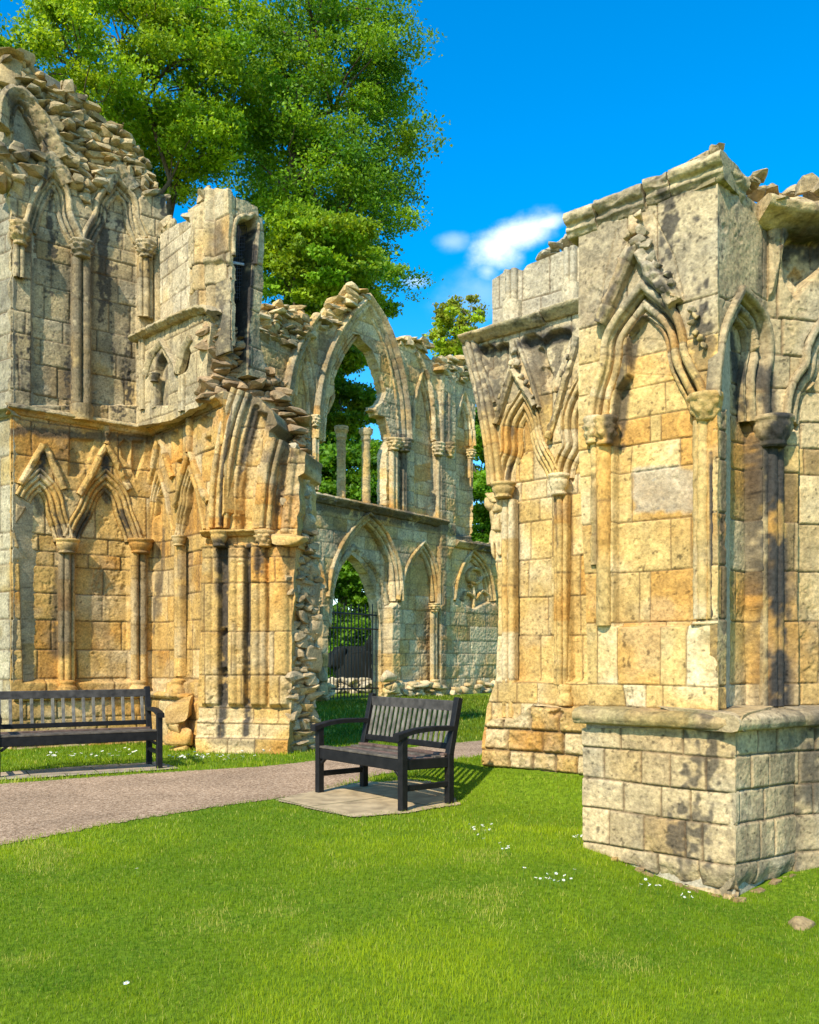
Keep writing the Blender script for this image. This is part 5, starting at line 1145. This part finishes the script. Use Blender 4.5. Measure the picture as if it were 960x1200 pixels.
# ================================================================== FAR WINDOW WALL
def build_back():
    t = thing('window_wall', (-.8, 25.5, 0), 'far ruined wall with a large pointed window open to the trees above a gated doorway', 'wall')
    k0, k1 = .04641, .04641-4.19e-5*300
    wf = lambda u, z: .42+0*z
    A = Pl(300, 1/k0, 600, 1/k1, warm=lambda u, z: np.where(z < 5.6, .66, .55), grime=.26, gold=.55)
    A.tone = np.array([1.0, .93, .80])
    A.stain([(470, 515), (474, 600)], .35, .75); A.stain([(515, 530), (518, 700), (517, 800)], .25, .6); A.stain([(370, 590), (520, 618), (580, 650)], .28, .8)
    A.stain([(386, 600), (400, 640)], .5, .5); A.stain([(465, 640), (478, 655)], .4, .5); A.stain([(380, 385), (372, 470)], .4, .5); A.stain([(455, 400), (480, 480)], .35, .5); A.stain([(520, 470), (520, 520)], .35, .7)
    A.stain([(507, 725), (508, 800)], .2, .5); A.stain([(300, 480), (330, 430), (350, 400)], .8, .5)
    ol = [(290, 900), (290, 372), (305, 364), (322, 360), (340, 361), (356, 364), (364, 374), (372, 376), (386, 362), (402, 346), (418, 341), (428, 343), (440, 356), (452, 380), (462, 400), (474, 400), (492, 404), (500, 416), (508, 424), (522, 424), (538, 424), (552, 430), (560, 436), (556, 500), (555, 560), (554.5, 634), (600, 640), (640, 646), (640, 900)]
    win = [(373, 582), (373, 515), (375, 488), (380, 470), (391, 462), (392, 450), (386, 436), (393, 424), (397, 412), (404, 401), (414, 391), (422, 392), (428, 402), (436, 410), (442, 424), (448, 440), (453, 458), (450, 470), (441, 478), (444, 486), (452, 488), (456, 502), (459, 516), (453, 530), (453, 592)]
    door = [(384, 840), (385, 735), (388, 690), (395, 665), (406, 650), (415, 644), (428, 655), (440, 672), (450, 700), (455, 730), (456, 840)]
    rec = [(386, 840), (389, 700), (392, 670), (402, 645), (418, 622), (434, 610), (448, 626), (459, 646), (466, 668), (468, 705), (460, 712), (460, 840)]
    lb = [(344, 575), (343, 500), (346, 460), (352, 430), (358, 416), (364, 440), (368, 480), (368, 575)]
    rb = [(486, 608), (486, 500), (489, 470), (497, 443), (505, 470), (511, 500), (512, 530), (512, 618)]
    r3 = [(533, 628), (533, 520), (537, 490), (544, 472), (551, 492), (554, 520), (554, 628)]
    lr = [(470, 800), (470, 700), (474, 678), (484, 656), (496, 643), (505, 656), (511, 680), (513, 705), (513, 800)]
    tr = [(536, 700), (536, 684), (543, 662), (555, 651), (568, 662), (576, 684), (577, 705), (568, 708), (556, 714), (545, 708)]
    ll = [(352, 840), (352, 700), (357, 665), (364, 648), (372, 662), (378, 690), (379, 840)]
    low = lambda U, Z, P: .05*fbm(P.reshape(-1, 3), 4, 3, 301).reshape(U.shape)*(Z < 1.1)
    hf('wall_face', A, ol, t, STONEF, holes=[win, door], res=.024, rh=(.32, .46), bw=(.45, 1.0), T=.36, seed=301, rough=.03, ero=.03, groove=.012, gw=.014, off=.010, jk=.55,
       feats=[('rec', rec, .28, .06), ('roll', [(485, 516), (487, 474), (497, 438), (507, 470), (513, 516)], .14, -.10), ('roll', [(470, 704), (475, 676), (484, 655), (497, 640), (506, 654), (512, 676), (514, 704)], .14, -.10), ('roll', [(535, 704), (538, 682), (545, 662), (555, 649), (567, 660), (575, 680), (578, 704)], .14, -.10), ('rec', lb, .18, .05), ('rec', rb, .18, .05), ('rec', r3, .18, .05), ('rec', lr, .20, .05), ('rec', tr, .20, .05), ('rec', ll, .2, .05), ('fn', low),
              ('out', [(513, 440), (532, 440), (532, 640), (521, 660), (521, 815), (513, 815)], .12, .05),
              ('paint', [(488, 545), (510, 540), (511, 562), (490, 566)], (.5, .27, .07), .8), ('paint', [(495, 745), (530, 745), (530, 762), (495, 762)], (.48, .26, .08), .6), ('paint', [(386, 840), (380, 700), (388, 690), (392, 840)], (.5, .3, .1), .4), ('paint', [(475, 690), (510, 690), (508, 660), (480, 662)], (.45, .31, .1), .5)])
    # window and door mouldings
    h1 = [(-.26, -.5), (-.24, -.2), (-.18, -.06), (-.12, -.12), (-.07, .0), (.0, .06), (.07, .02), (.11, .10), (.18, .16), (.24, .10), (.26, -.05)]
    sweep('window_arch', A, [(375, 516), (377, 470), (384, 435), (396, 404), (412, 378), (432, 358, 1), (446, 378), (458, 408), (467, 442), (472, 475), (474, 516)], h1, t, STONEF, d=.02, res=.025, seed=311, ero=.012)
    hin = [(-.22, -.4), (-.21, -.16)]+half_round(-.15, .05, -.16)+[(-.09, -.19)]+half_round(-.02, .05, -.10)+[(.04, -.14)]+half_round(.11, .05, -.04)+[(.17, -.06), (.19, -.1)]
    sweep('window_arch', A, [(434, 376), (446, 398), (456, 430), (463, 470), (465, 514)], hin, t, STONEF, d=.03, res=.025, seed=314, ero=.015)
    sweep('window_arch', A, [(379, 514), (382, 470), (390, 438), (403, 408), (419, 386), (431, 376)], hin, t, STONEF, d=.0, res=.025, seed=315, ero=.015)
    h2 = [(-.16, -.3), (-.15, -.12)]+half_round(-.10, .04, -.12)+[(-.05, -.13)]+half_round(-.0, .04, -.05)+[(.045, -.08), (.06, .03), (.10, .07), (.14, .04), (.16, -.06)]
    sweep('door_arch', A, [(388, 700), (391, 672), (400, 646), (417, 620), (433, 606, 1), (447, 620), (459, 642), (467, 664), (469, 704)], h2, t, STONEF, d=.02, res=.025, seed=312)
    h3 = [(-.10, -.2), (-.08, .0), (.0, .06), (.08, .04), (.10, -.04)]
    sweep('door_arch', A, [(386, 735), (389, 692), (396, 666), (407, 650), (415, 642, 1), (430, 654), (442, 672), (452, 700), (457, 732)], h3, t, STONEF, d=-.26, res=.025, seed=313, ero=.03)
    for i, (p, s) in enumerate((([(344, 520), (345, 470), (350, 436), (358, 410, 1), (365, 436), (369, 470), (371, 516)], 1), ([(485, 516), (487, 474), (497, 438, 1), (507, 470), (513, 516)], 1),
                                ([(533, 516), (536, 492), (544, 466, 1), (552, 492), (554, 522)], 1), ([(470, 704), (475, 676), (484, 655), (497, 640, 1), (506, 654), (512, 676), (514, 704)], 1),
                                ([(535, 704), (538, 682), (545, 662), (555, 649, 1), (567, 660), (575, 680), (578, 704)], 1), ([(357, 676), (364, 650), (372, 660), (378, 690)], 1))):
        sweep('blind_arch', A, p, h2, t, STONEF, d=.0, res=.025, seed=320+i, ero=.012)
    # the wide haunch left of the window
    sweep('vault_rib', A, [(336, 520), (339, 470), (348, 425), (360, 398), (376, 376)], h1, t, STONEF, d=.05, res=.025, seed=330, ero=.02)
    sweep('vault_rib', A, [(512, 516), (511, 470), (504, 436), (490, 410)], h2, t, STONEF, d=.05, res=.025, seed=331, ero=.02)
    for i, x in enumerate((322, 328, 519, 526)):
        sweep('vault_rib', A, [(x, 520), (x-1+i*.5, 470), (x-(2 if i < 2 else -1), 440)], h3, t, STONEF, d=.08, res=.03, seed=332+i)
    # tracery remains
    tp = [(-.05, -.12), (-.05, .02), (.0, .06), (.05, .02), (.05, -.12)]
    for i, p in enumerate(([(378, 492), (388, 474), (392, 460), (385, 448), (383, 440)], [(384, 440), (393, 428), (390, 418)], [(413, 390), (424, 384), (434, 392), (440, 408), (444, 424)], [(424, 398), (434, 405), (436, 416), (444, 424)],
                           [(452, 450), (445, 436), (450, 424)], [(456, 470), (448, 474), (436, 482), (431, 479)], [(455, 466), (450, 478), (444, 486)], [(555, 714), (556, 690), (551, 684)], [(543, 704), (546, 692), (556, 700)], [(557, 702), (567, 690), (575, 702)])):
        sweep('tracery', A, p, tp, t, STONEF, d=-.18 if i < 7 else -.1, res=.025, seed=340+i, ero=.02)
    q = [(557+8*math.cos(a), 675+9*math.sin(a)) for a in np.linspace(0, 2*math.pi, 13)]
    sweep('tracery', A, q, tp, t, STONEF, d=-.1, res=.025, seed=352)
    # sill
    sp = [(-.13, -.3), (-.12, .06), (-.04, .14), (.04, .22), (.10, .16), (.14, -.5)]
    z = float(A.uz(450, 600)[1])
    sweep_uz('sill', A, [(float(A.uz(362, 580)[0]), z+.07), (float(A.uz(521, 610)[0]), z-.03)], sp, t, STONEF, res=.025, seed=353, ero=.025, vous=.9, tone=(.75, .76, .8))
    z2 = float(A.uz(560, 641)[1])
    sweep_uz('sill', A, [(float(A.uz(531, 636)[0]), z2), (float(A.uz(640, 650)[0]), z2)], sp, t, STONEF, d=.02, res=.025, seed=354, ero=.025, vous=.9, tone=(.75, .76, .8))
    # mullions
    for i, (x, y0, y1) in enumerate(((400, 500, 588), (429, 503, 594))):
        P = A.at(x, y0, -.25); zt = P[2]; zb = float(A.at(x, y1, -.25)[2])-.1; r = .12
        lathe('mullion', A, P[:2], [(.03, zt+.02), (.19, zt), (.19, zt-.1), (.14, zt-.2), (.15, zt-.3), (r, zt-.36), (r, (zt+zb)/2), (r*1.05, zb)], t, STONEF, seg=16, carve=.012, seed=355+i, ero=.02)
    # capitals and shafts
    for i, (x, y0, y1, r, d) in enumerate(((370, 487, 500, 6, .1), (474, 515, 530, 10, .12), (462, 514, 528, 9, .1), (514, 519, 534, 8, .12), (527, 519, 536, 7, .14), (552, 527, 538, 6, .05), (509, 707, 717, 7, .1), (371, 700, 712, 6, .1))):
        capital(A, x, y0, y1, r, t, STONEF, d=d, seed=360+i, carve=.03)
    for i, (x, y0, y1, r) in enumerate(((371, 500, 574, 4), (462, 528, 598, 6), (474, 530, 600, 4), (515, 534, 610, 4), (526, 536, 628, 4), (509, 717, 800, 5), (517, 640, 800, 4), (552, 538, 560, 3))):
        shaft(A, x, y0, y1, r, t, STONEF, d=.06, kind=2, seed=370+i, res=.03)
    base(A, 510, 796, 806, 8, t, STONEF, d=.1, seed=379)
    # low plinth with broken footings
    g = Acc()
    for i in range(46):
        x = random.choice([random.uniform(452, 505), random.uniform(528, 585), random.uniform(380, 388)]); y = random.uniform(800, 818)
        p = A.at(x, y, .05); k = p[1]/F; stone(g, p, (random.uniform(8, 16)*k, .35, random.uniform(5, 9)*k), (0, random.uniform(-.2, .2), .8), 900+i, A, .25, .6)
    for i, (x, y, sx, sy) in enumerate([(455, 792, 18, 16), (462, 806, 18, 14), (515, 806, 20, 8), (513, 815, 16, 14), (490, 803, 26, 5), (378, 805, 14, 20), (376, 790, 10, 18)]):
        p = A.at(x, y, .1); k = p[1]/F; stone(g, p, (sx*k, .4, sy*k), (0, 0, .8), 950+i, A, .15, .45)
    g.build('footing', STONEF, t)
    # rubble along the broken head of the wall
    for i, (p, s) in enumerate((([(302, 398), (304, 360), (322, 356), (350, 360), (363, 372), (362, 400), (340, 404)], 1), ([(372, 392), (374, 380), (388, 360), (400, 342), (418, 334), (430, 340), (424, 352), (404, 366), (392, 384)], 2), ([(510, 446), (510, 420), (540, 418), (560, 428), (560, 446)], 3), ([(466, 404), (470, 395), (500, 400), (502, 410)], 4))):
        rubble('rubble_core', A, p, t, STONEF, h=(.09, .17), w=(.18, .46), d=-.05, depth=.4, jit=.08, seed=380+i, tilt=.18, amp=.3)
    # masonry lining of the doorway recess: rough brick-like courses
    FOOT.append(np.array([A.w(0, 0, .15)[:2], A.w(A.L, 0, .15)[:2], A.w(A.L, 0, -.6)[:2], A.w(0, 0, -.6)[:2]]))
    # ---- gate
    g = thing('iron_gate', tuple(A.at(420, 820, -.4)), 'black iron railing gate closing the doorway under the big window', 'gate')
    def bar(name, pts, r):
        a = Acc(); tube(a, [A.w(*[float(v) for v in A.uz(x, y, -.4)], -.4) for x, y in pts], [r]*len(pts), 6, (.012, .012, .014)); return a.build(name, IRON, g)
    xs = np.linspace(383, 449, 17)
    for i, x in enumerate(xs):
        bar('railing_bar', [(x, 823), (x, 712-4*(i % 2))], .016)
    for y0, y1 in ((717, 722), (735, 738), (808, 806)):
        bar('cross_rail', [(380, y0), (453, y1)], .026)
    bar('gate_post', [(450, 825), (450, 706)], .04)
    # ---- things beyond the gate
    r = thing('stone_heap', (-2.0, 30, 0), 'pale rubble heap lying beyond the barred doorway', 'stones')
    a = Acc(); DR = Pl(300, 30, 600, 30.2, warm=lambda u, z: np.full_like(z, .2), grime=.1)
    for i in range(60):
        p = P3(random.uniform(378, 455), random.uniform(797, 812), 28.5+random.uniform(-.5, .5)); stone(a, p, (random.uniform(.25, .5), .3, random.uniform(.15, .28)), (0, 0, random.uniform(0, 3)), 1000+i, DR, .25, .6)
    a.build('stones', STONEF, r)
    r = thing('boulder', (-2.2, 31, 0), 'dark lichened boulder block behind the iron gate', 'boulder')
    a = Acc(); DD = Pl(300, 30, 600, 30.2, warm=lambda u, z: np.full_like(z, 0), grime=.9)
    DK = lambda P, q: np.tile(np.array([.012, .013, .010]), (len(P), 1))*(1+.4*fbm(P, 6, 3, 5)[:, None])
    stone(a, P3(420, 782, 30.5), (2.2, 1.2, 1.5), (0, 0, .1), 1101, DD, .15, .4, ICO3, cfun=DK); stone(a, P3(398, 770, 30.5), (.9, .8, .9), (0, .3, .3), 1102, DD, .2, .6, ICO3, cfun=DK); stone(a, P3(438, 760, 30.6), (.9, .8, 1.1), (0, .1, .3), 1103, DD, .2, .5, ICO3, cfun=DK)
    a.build('rock', STONEF, r)
# ================================================================== BENCHES
def bench(fr, wdir, L, D, label, hz=.92, seat_h=.44, slats=17, name='park_bench', z0=0.0):
    """fr: front right foot (seen from the camera), wdir: unit direction right->left along the front"""
    w = np.array([wdir[0], wdir[1], 0.]); w /= np.linalg.norm(w); s = np.array([w[1], -w[0], 0.])
    if s[1] < 0: s = -s                       # towards the back
    up = np.array([0, 0, 1.]); o = np.array([fr[0], fr[1], z0]); c = o+w*L/2+s*D/2
    t = thing(name, tuple(c), label, 'bench', 'wooden benches beside the path')
    K = (.009, .008, .007)
    def P(a, b, z): return o+w*a+s*b+up*z
    def part(n, bars, col=K):
        A = Acc()
        for (a, b, ww, tt, u_) in bars: box(A, a, b, ww, tt, u_, .006, col)
        return A.build(n, WOOD, t, smoothf=False)
    lean = .11
    for a in (0, L):
        part('leg', [(P(a, 0, -.02), P(a, 0, .62), .065, .065, s)])
        part('leg', [(P(a, D-.04, -.02), P(a, D-.04, seat_h), .065, .065, s), (P(a, D-.04, seat_h-.02), P(a, D+lean-.04, hz), .065, .06, s)])
        part('stretcher', [(P(a, .03, .17), P(a, D-.06, .17), .035, .05, up)])
        part('side_rail', [(P(a, .02, seat_h-.07), P(a, D-.06, seat_h-.08), .04, .09, up)])
        # shaped arm: rises a little and drops at the front
        arm = Acc(); n = 9; V = []
        for i in range(n):
            q = i/(n-1); b_ = -.075+q*(D+.075); z = .655+.009*math.sin(q*math.pi)-.012*(1-q)**4*4
            hw = .042-.010*q; th = .022 if i else .030
            for (x, y) in ((-hw, -th), (hw, -th), (hw, th*.7), (hw*.75, th), (-hw*.75, th), (-hw, th*.7)): V.append(P(a+x, b_, z+y))
        V = np.array(V); ix = np.arange(n*6).reshape(n, 6); nx = np.roll(ix, -1, 1)
        arm.add(V, np.stack([ix[:-1].ravel(), nx[:-1].ravel(), nx[1:].ravel(), ix[1:].ravel()], 1), np.tile(np.array(K)*1.3, (len(V), 1)))
        arm.add(V[[0, 1, 2, 3, 4, 5]], np.array([(0, 1, 2, 3), (0, 3, 4, 5)]), np.tile(np.array(K), (6, 1)))
        arm.build('armrest', WOOD, t, smoothf=False)
    part('front_rail', [(P(.02, 0, seat_h-.075), P(L-.02, 0, seat_h-.075), .04, .10, up)])
    part('bracket', [(P(.035, 0, seat_h-.17), P(.11, 0, seat_h-.11), .03, .03, up)]); part('bracket', [(P(L-.035, 0, seat_h-.17), P(L-.11, 0, seat_h-.11), .03, .03, up)])
    A = Acc()
    for i in range(6):
        b_ = -.015+i*(D-.03)/5.6; z = seat_h-.012-.028*math.sin(i/5*math.pi)
        box(A, P(.0, b_+.03, z), P(L, b_+.03, z), .075, .022, up, .004, (.10+.03*(i % 2), .08, .058))
    A.build('seat', WOOD, t, smoothf=False)
    def bk(z): return D-.04+lean*(z-seat_h)/(hz-seat_h)
    part('top_rail', [(P(.02, bk(hz-.075), hz-.075), P(L-.02, bk(hz-.075), hz-.075), .035, .095, up)], (.06, .052, .043))
    part('lower_rail', [(P(.02, bk(seat_h+.06), seat_h+.055), P(L-.02, bk(seat_h+.06), seat_h+.055), .035, .055, up)])
    A = Acc()
    for i in range(slats):
        a = .07+i*(L-.14)/(slats-1)
        box(A, P(a, bk(seat_h+.07), seat_h+.07), P(a, bk(hz-.11), hz-.11), .036 if slats > 14 else .05, .016, s, .003, (.15, .13, .095) if slats > 14 else K)
    A.build('back_slats', WOOD, t, smoothf=False)
    return t
def build_props():
    bench((-.0575, 7.54), (-.80, 1.0), 1.28, .56, 'dark wooden bench on the flagstones in the middle of the lawn, seen from its end', slats=17, z0=.02)
    bench((-2.91, 10.42), (-.87, -.49), 1.72, .54, 'black wooden bench at the left edge in front of the golden wall', slats=15, z0=.02)
    # half-buried stone beside the buttress
    a = Acc(); DR = Pl(800, 5, 1000, 5, warm=lambda u, z: np.full_like(z, .3), grime=.1); DR.tone = np.array([.62, .52, .38]); p = P3(941, 1074, 4.75); p = (p[0], p[1], float(gz(p[0], p[1]))+.01)
    stone(a, p, (.19, .15, .09), (0, .1, .4), 1201, DR, .2, .6, ICO3)
    o = a.build('stone', STONE, None, loc=p); tag(o, 'small buff stone half buried in the grass at the right edge below the plinth', 'stone')
    # daisies
    m, nt, b, o_ = newmat('daisy'); at = N(nt, 'ShaderNodeAttribute', attribute_name='Col'); nt.links.new(at.outputs['Color'], b.inputs['Base Color']); b.inputs['Roughness'].default_value = .7
    def flower(seed):
        R = np.random.default_rng(seed); A = Acc(); r = .013; h = .055
        tube(A, [(0, 0, -h), (.002, 0, 0)], [.0012, .0012], 4, (.06, .14, .01))
        n = 12; V = [(0, 0, 0)]; Fc = []
        for i in range(n):
            a = 2*math.pi*i/n; da = .2; rr = r*R.uniform(.85, 1.1)
            V += [(math.cos(a-da)*rr*.55, math.sin(a-da)*rr*.55, .001), (math.cos(a)*rr, math.sin(a)*rr, .004), (math.cos(a+da)*rr*.55, math.sin(a+da)*rr*.55, .001)]
            Fc.append((0, 1+3*i, 2+3*i, 3+3*i))
        A.add(np.array(V), np.array(Fc), np.tile(np.array([.82, .82, .80]), (len(V), 1)))
        k = 8; c = np.array([(math.cos(2*math.pi*i/k)*.004, math.sin(2*math.pi*i/k)*.004, .002) for i in range(k)]+[(0, 0, .005)])
        A.add(c, np.array([(i, (i+1) % k, k) for i in range(k)]), np.tile(np.array([.75, .5, .03]), (k+1, 1)))
        return A.build('daisy', m, None, smoothf=False, loc=(0, 0, 0))
    src = None; R = np.random.default_rng(9)
    patches = [((568, 980), (30, 10), 12, 1.0, 'white daisy in the small cluster right of the middle bench'), ((597, 1000), (14, 5), 5, 1.0, 'white daisy in the pair of tufts below the bench cluster'),
               ((652, 1040), (28, 8), 14, 1.0, 'white daisy in the strip running down towards the buttress'), ((678, 988), (12, 5), 6, 1.0, 'white daisy close to the left foot of the buttress plinth'),
               ((765, 1048), (14, 4), 6, 1.0, 'white daisy under the broken lower edge of the plinth'), ((806, 1060), (20, 5), 4, 1.0, 'white daisy near the corner foot of the buttress'),
               ((604, 902), (12, 2.5), 8, 1.6, 'white daisy against the foot of the right hand wall'), ((120, 889), (45, 6), 26, 2.0, 'white daisy in the grass behind the left bench'),
               ((240, 892), (45, 4.5), 44, 2.0, 'white daisy in the thick bank beside the golden pier'), ((312, 884), (14, 3), 8, 2.0, 'white daisy in the grass right of the golden pier'), ((62, 890), (14, 4), 8, 2.0, 'white daisy seen between the slats of the left bench'),
               ((148, 1172), (2, 2), 1, 1.2, 'single white daisy in the foreground lawn at bottom left'), ((160, 1029), (2, 1), 1, 1.0, 'single white daisy in the middle of the open lawn')]
    for (c, sp, n, sc, lab) in patches:
        for i in range(n):
            px = c[0]+R.normal()*sp[0]*.5; py = c[1]+R.normal()*sp[1]*.5
            ground_y = EYE*F/(py-HZ)
            for _ in range(12):               # walk to the real ground height
                zz = float(gz(px_x := (px-CX)/F*ground_y, ground_y)); ground_y = (EYE-zz)*F/(py-HZ)
            X = (px-CX)/F*ground_y; Z = float(gz(X, ground_y))
            if any(inside(np.array([X]), np.array([ground_y]), f)[0] for f in FOOT) or in_path(np.array([[X]]), np.array([[ground_y]]))[0, 0]: continue
            if src is None: src = flower(1); o = src
            else: o = src.copy(); COL.objects.link(o)
            s = sc*R.uniform(.6, .95); o.scale = (s, s, 1.0); o.location = (X, ground_y, Z+.045+.012*sc); o.rotation_euler = (R.normal()*.35-.0+.3, R.normal()*.3, R.uniform(0, 6))
            tag(o, lab, 'daisy', 'daisies: '+lab[12:])

# ================================================================== LIGHT, SKY, CAMERA
def build_world():
    el, az = math.radians(43), math.radians(0)
    sd = np.array([-.48, -.877]); sd /= np.linalg.norm(sd)
    d = Vector((sd[0]*math.cos(el), sd[1]*math.cos(el), math.sin(el)))
    l = bpy.data.lights.new('sun', 'SUN'); l.energy = 3.5; l.angle = math.radians(1.0); l.color = (1.0, .93, .80)
    o = bpy.data.objects.new('sun', l); COL.objects.link(o); o.rotation_euler = d.to_track_quat('Z', 'Y').to_euler()
    w = bpy.data.worlds.new('World'); scene.world = w; w.use_nodes = True; nt = w.node_tree; nt.nodes.clear(); L = nt.links.new
    out = nt.nodes.new('ShaderNodeOutputWorld'); bg = nt.nodes.new('ShaderNodeBackground'); L(bg.outputs[0], out.inputs[0]); bg.inputs['Strength'].default_value = .135
    sky = nt.nodes.new('ShaderNodeTexSky'); sky.sky_type = 'NISHITA'; sky.sun_disc = False; sky.sun_elevation = el; sky.sun_rotation = math.atan2(d.x, d.y); sky.air_density = 1.0; sky.dust_density = .3; sky.ozone_density = 2.2
    hs = nt.nodes.new('ShaderNodeHueSaturation'); hs.inputs['Saturation'].default_value = 1.52; hs.inputs['Hue'].default_value = .497; hs.inputs['Value'].default_value = 1.2; L(sky.outputs[0], hs.inputs['Color'])
    # small fair-weather cloud, placed by direction
    tc = nt.nodes.new('ShaderNodeTexCoord'); sx = nt.nodes.new('ShaderNodeSeparateXYZ'); L(tc.outputs['Generated'], sx.inputs[0])
    def M(op, a, b=None):
        n = nt.nodes.new('ShaderNodeMath'); n.operation = op
        for i, v in enumerate((a, b)):
            if v is None: continue
            if isinstance(v, (int, float)): n.inputs[i].default_value = v
            else: L(v, n.inputs[i])
        return n.outputs[0]
    yy = M('MAXIMUM', sx.outputs[1], .05); u = M('DIVIDE', sx.outputs[0], yy); v = M('DIVIDE', sx.outputs[2], yy)
    no = nt.nodes.new('ShaderNodeTexNoise'); no.inputs['Scale'].default_value = 19; no.inputs['Detail'].default_value = 7; no.inputs['Roughness'].default_value = .58
    mp = nt.nodes.new('ShaderNodeMapping'); mp.inputs['Scale'].default_value = (1, 1, 1.5); L(tc.outputs['Generated'], mp.inputs[0]); L(mp.outputs[0], no.inputs['Vector'])
    nf = M('MULTIPLY', M('SUBTRACT', no.outputs['Fac'], .5), 2.1)
    tot = None
    for (px, py, rx, ry, k, rot) in ((606, 275, 50, 20, .85, .3), (582, 294, 32, 26, .8, .6), (640, 262, 26, 11, .6, .2), (572, 318, 15, 16, .4, .9), (530, 283, 22, 12, .22, 0), (488, 330, 16, 8, .35, 0), (560, 345, 50, 30, .16, .3)):
        cu, cv = (px-CX)/F, (HZ-py)/F; ca, sa = math.cos(rot), math.sin(rot)
        du = M('SUBTRACT', u, cu); dv = M('SUBTRACT', v, cv)
        a = M('DIVIDE', M('ADD', M('MULTIPLY', du, ca), M('MULTIPLY', dv, sa)), rx/F); b = M('DIVIDE', M('SUBTRACT', M('MULTIPLY', dv, ca), M('MULTIPLY', du, sa)), ry/F)
        r = M('SQRT', M('ADD', M('MULTIPLY', a, a), M('MULTIPLY', b, b)))
        f = M('SUBTRACT', 1.0, r); f = M('ADD', f, nf)
        mr = nt.nodes.new('ShaderNodeMapRange'); mr.interpolation_type = 'SMOOTHSTEP'; L(f, mr.inputs['Value']); mr.inputs['From Min'].default_value = -.35; mr.inputs['From Max'].default_value = 1.15; mr.inputs['To Max'].default_value = k
        # fade away far from the blob
        mr2 = nt.nodes.new('ShaderNodeMapRange'); L(r, mr2.inputs['Value']); mr2.inputs['From Min'].default_value = 1.0; mr2.inputs['From Max'].default_value = 1.7; mr2.inputs['To Min'].default_value = 1; mr2.inputs['To Max'].default_value = 0
        g = M('MULTIPLY', mr.outputs[0], mr2.outputs[0])
        tot = g if tot is None else M('MAXIMUM', tot, g)
    front = nt.nodes.new('ShaderNodeMapRange'); L(sx.outputs[1], front.inputs['Value']); front.inputs['From Min'].default_value = .1; front.inputs['From Max'].default_value = .3
    tot = M('MULTIPLY', tot, front.outputs[0])
    mx = nt.nodes.new('ShaderNodeMixRGB'); L(tot, mx.inputs[0]); L(hs.outputs[0], mx.inputs[1]); mx.inputs[2].default_value = (7.6, 7.8, 8.2, 1); L(mx.outputs[0], bg.inputs['Color'])
    cam = bpy.data.cameras.new('camera'); co = bpy.data.objects.new('camera', cam); COL.objects.link(co); scene.camera = co
    co.location = (0, 0, EYE); co.rotation_euler = (math.pi/2, 0, 0); cam.sensor_fit = 'VERTICAL'; cam.sensor_height = 36; cam.lens = F/1200*36; cam.shift_y = (HZ-600)/1200
    cam.clip_end = 5000
    scene.view_settings.view_transform = 'Standard'; scene.view_settings.look = 'None'; scene.view_settings.exposure = .93; scene.view_settings.gamma = 1
    scene.cycles.max_bounces = 6
build_world()
build_ground()
build_pier()
build_right_wall()
build_left()
build_turret()
build_arch_pier()
build_back()
build_grass()
build_props()
build_trees()

# a capital or base belongs to the shaft it crowns or carries
def centre_xy(o):
    n = len(o.data.vertices); c = np.empty(n*3, np.float32); o.data.vertices.foreach_get('co', c); c = c.reshape(-1, 3); return c.mean(0), c.min(0), c.max(0)
for th in [o for o in scene.objects if o.type == 'EMPTY']:
    kids = [o for o in scene.objects if o.parent == th and o.type == 'MESH']
    sh = [(o, centre_xy(o)) for o in kids if o.name.split('.')[0] == 'column_shaft']
    for o in kids:
        if o.name.split('.')[0] not in ('capital', 'column_base', 'corbel'): continue
        c, lo, hi = centre_xy(o); best = None
        for s_, (c2, l2, h2) in sh:
            d = math.hypot(c[0]-c2[0], c[1]-c2[1])
            if d < .45 and (abs(lo[2]-h2[2]) < .3 or abs(hi[2]-l2[2]) < .3) and (best is None or d < best[0]): best = (d, s_)
        if best: o.parent = best[1]
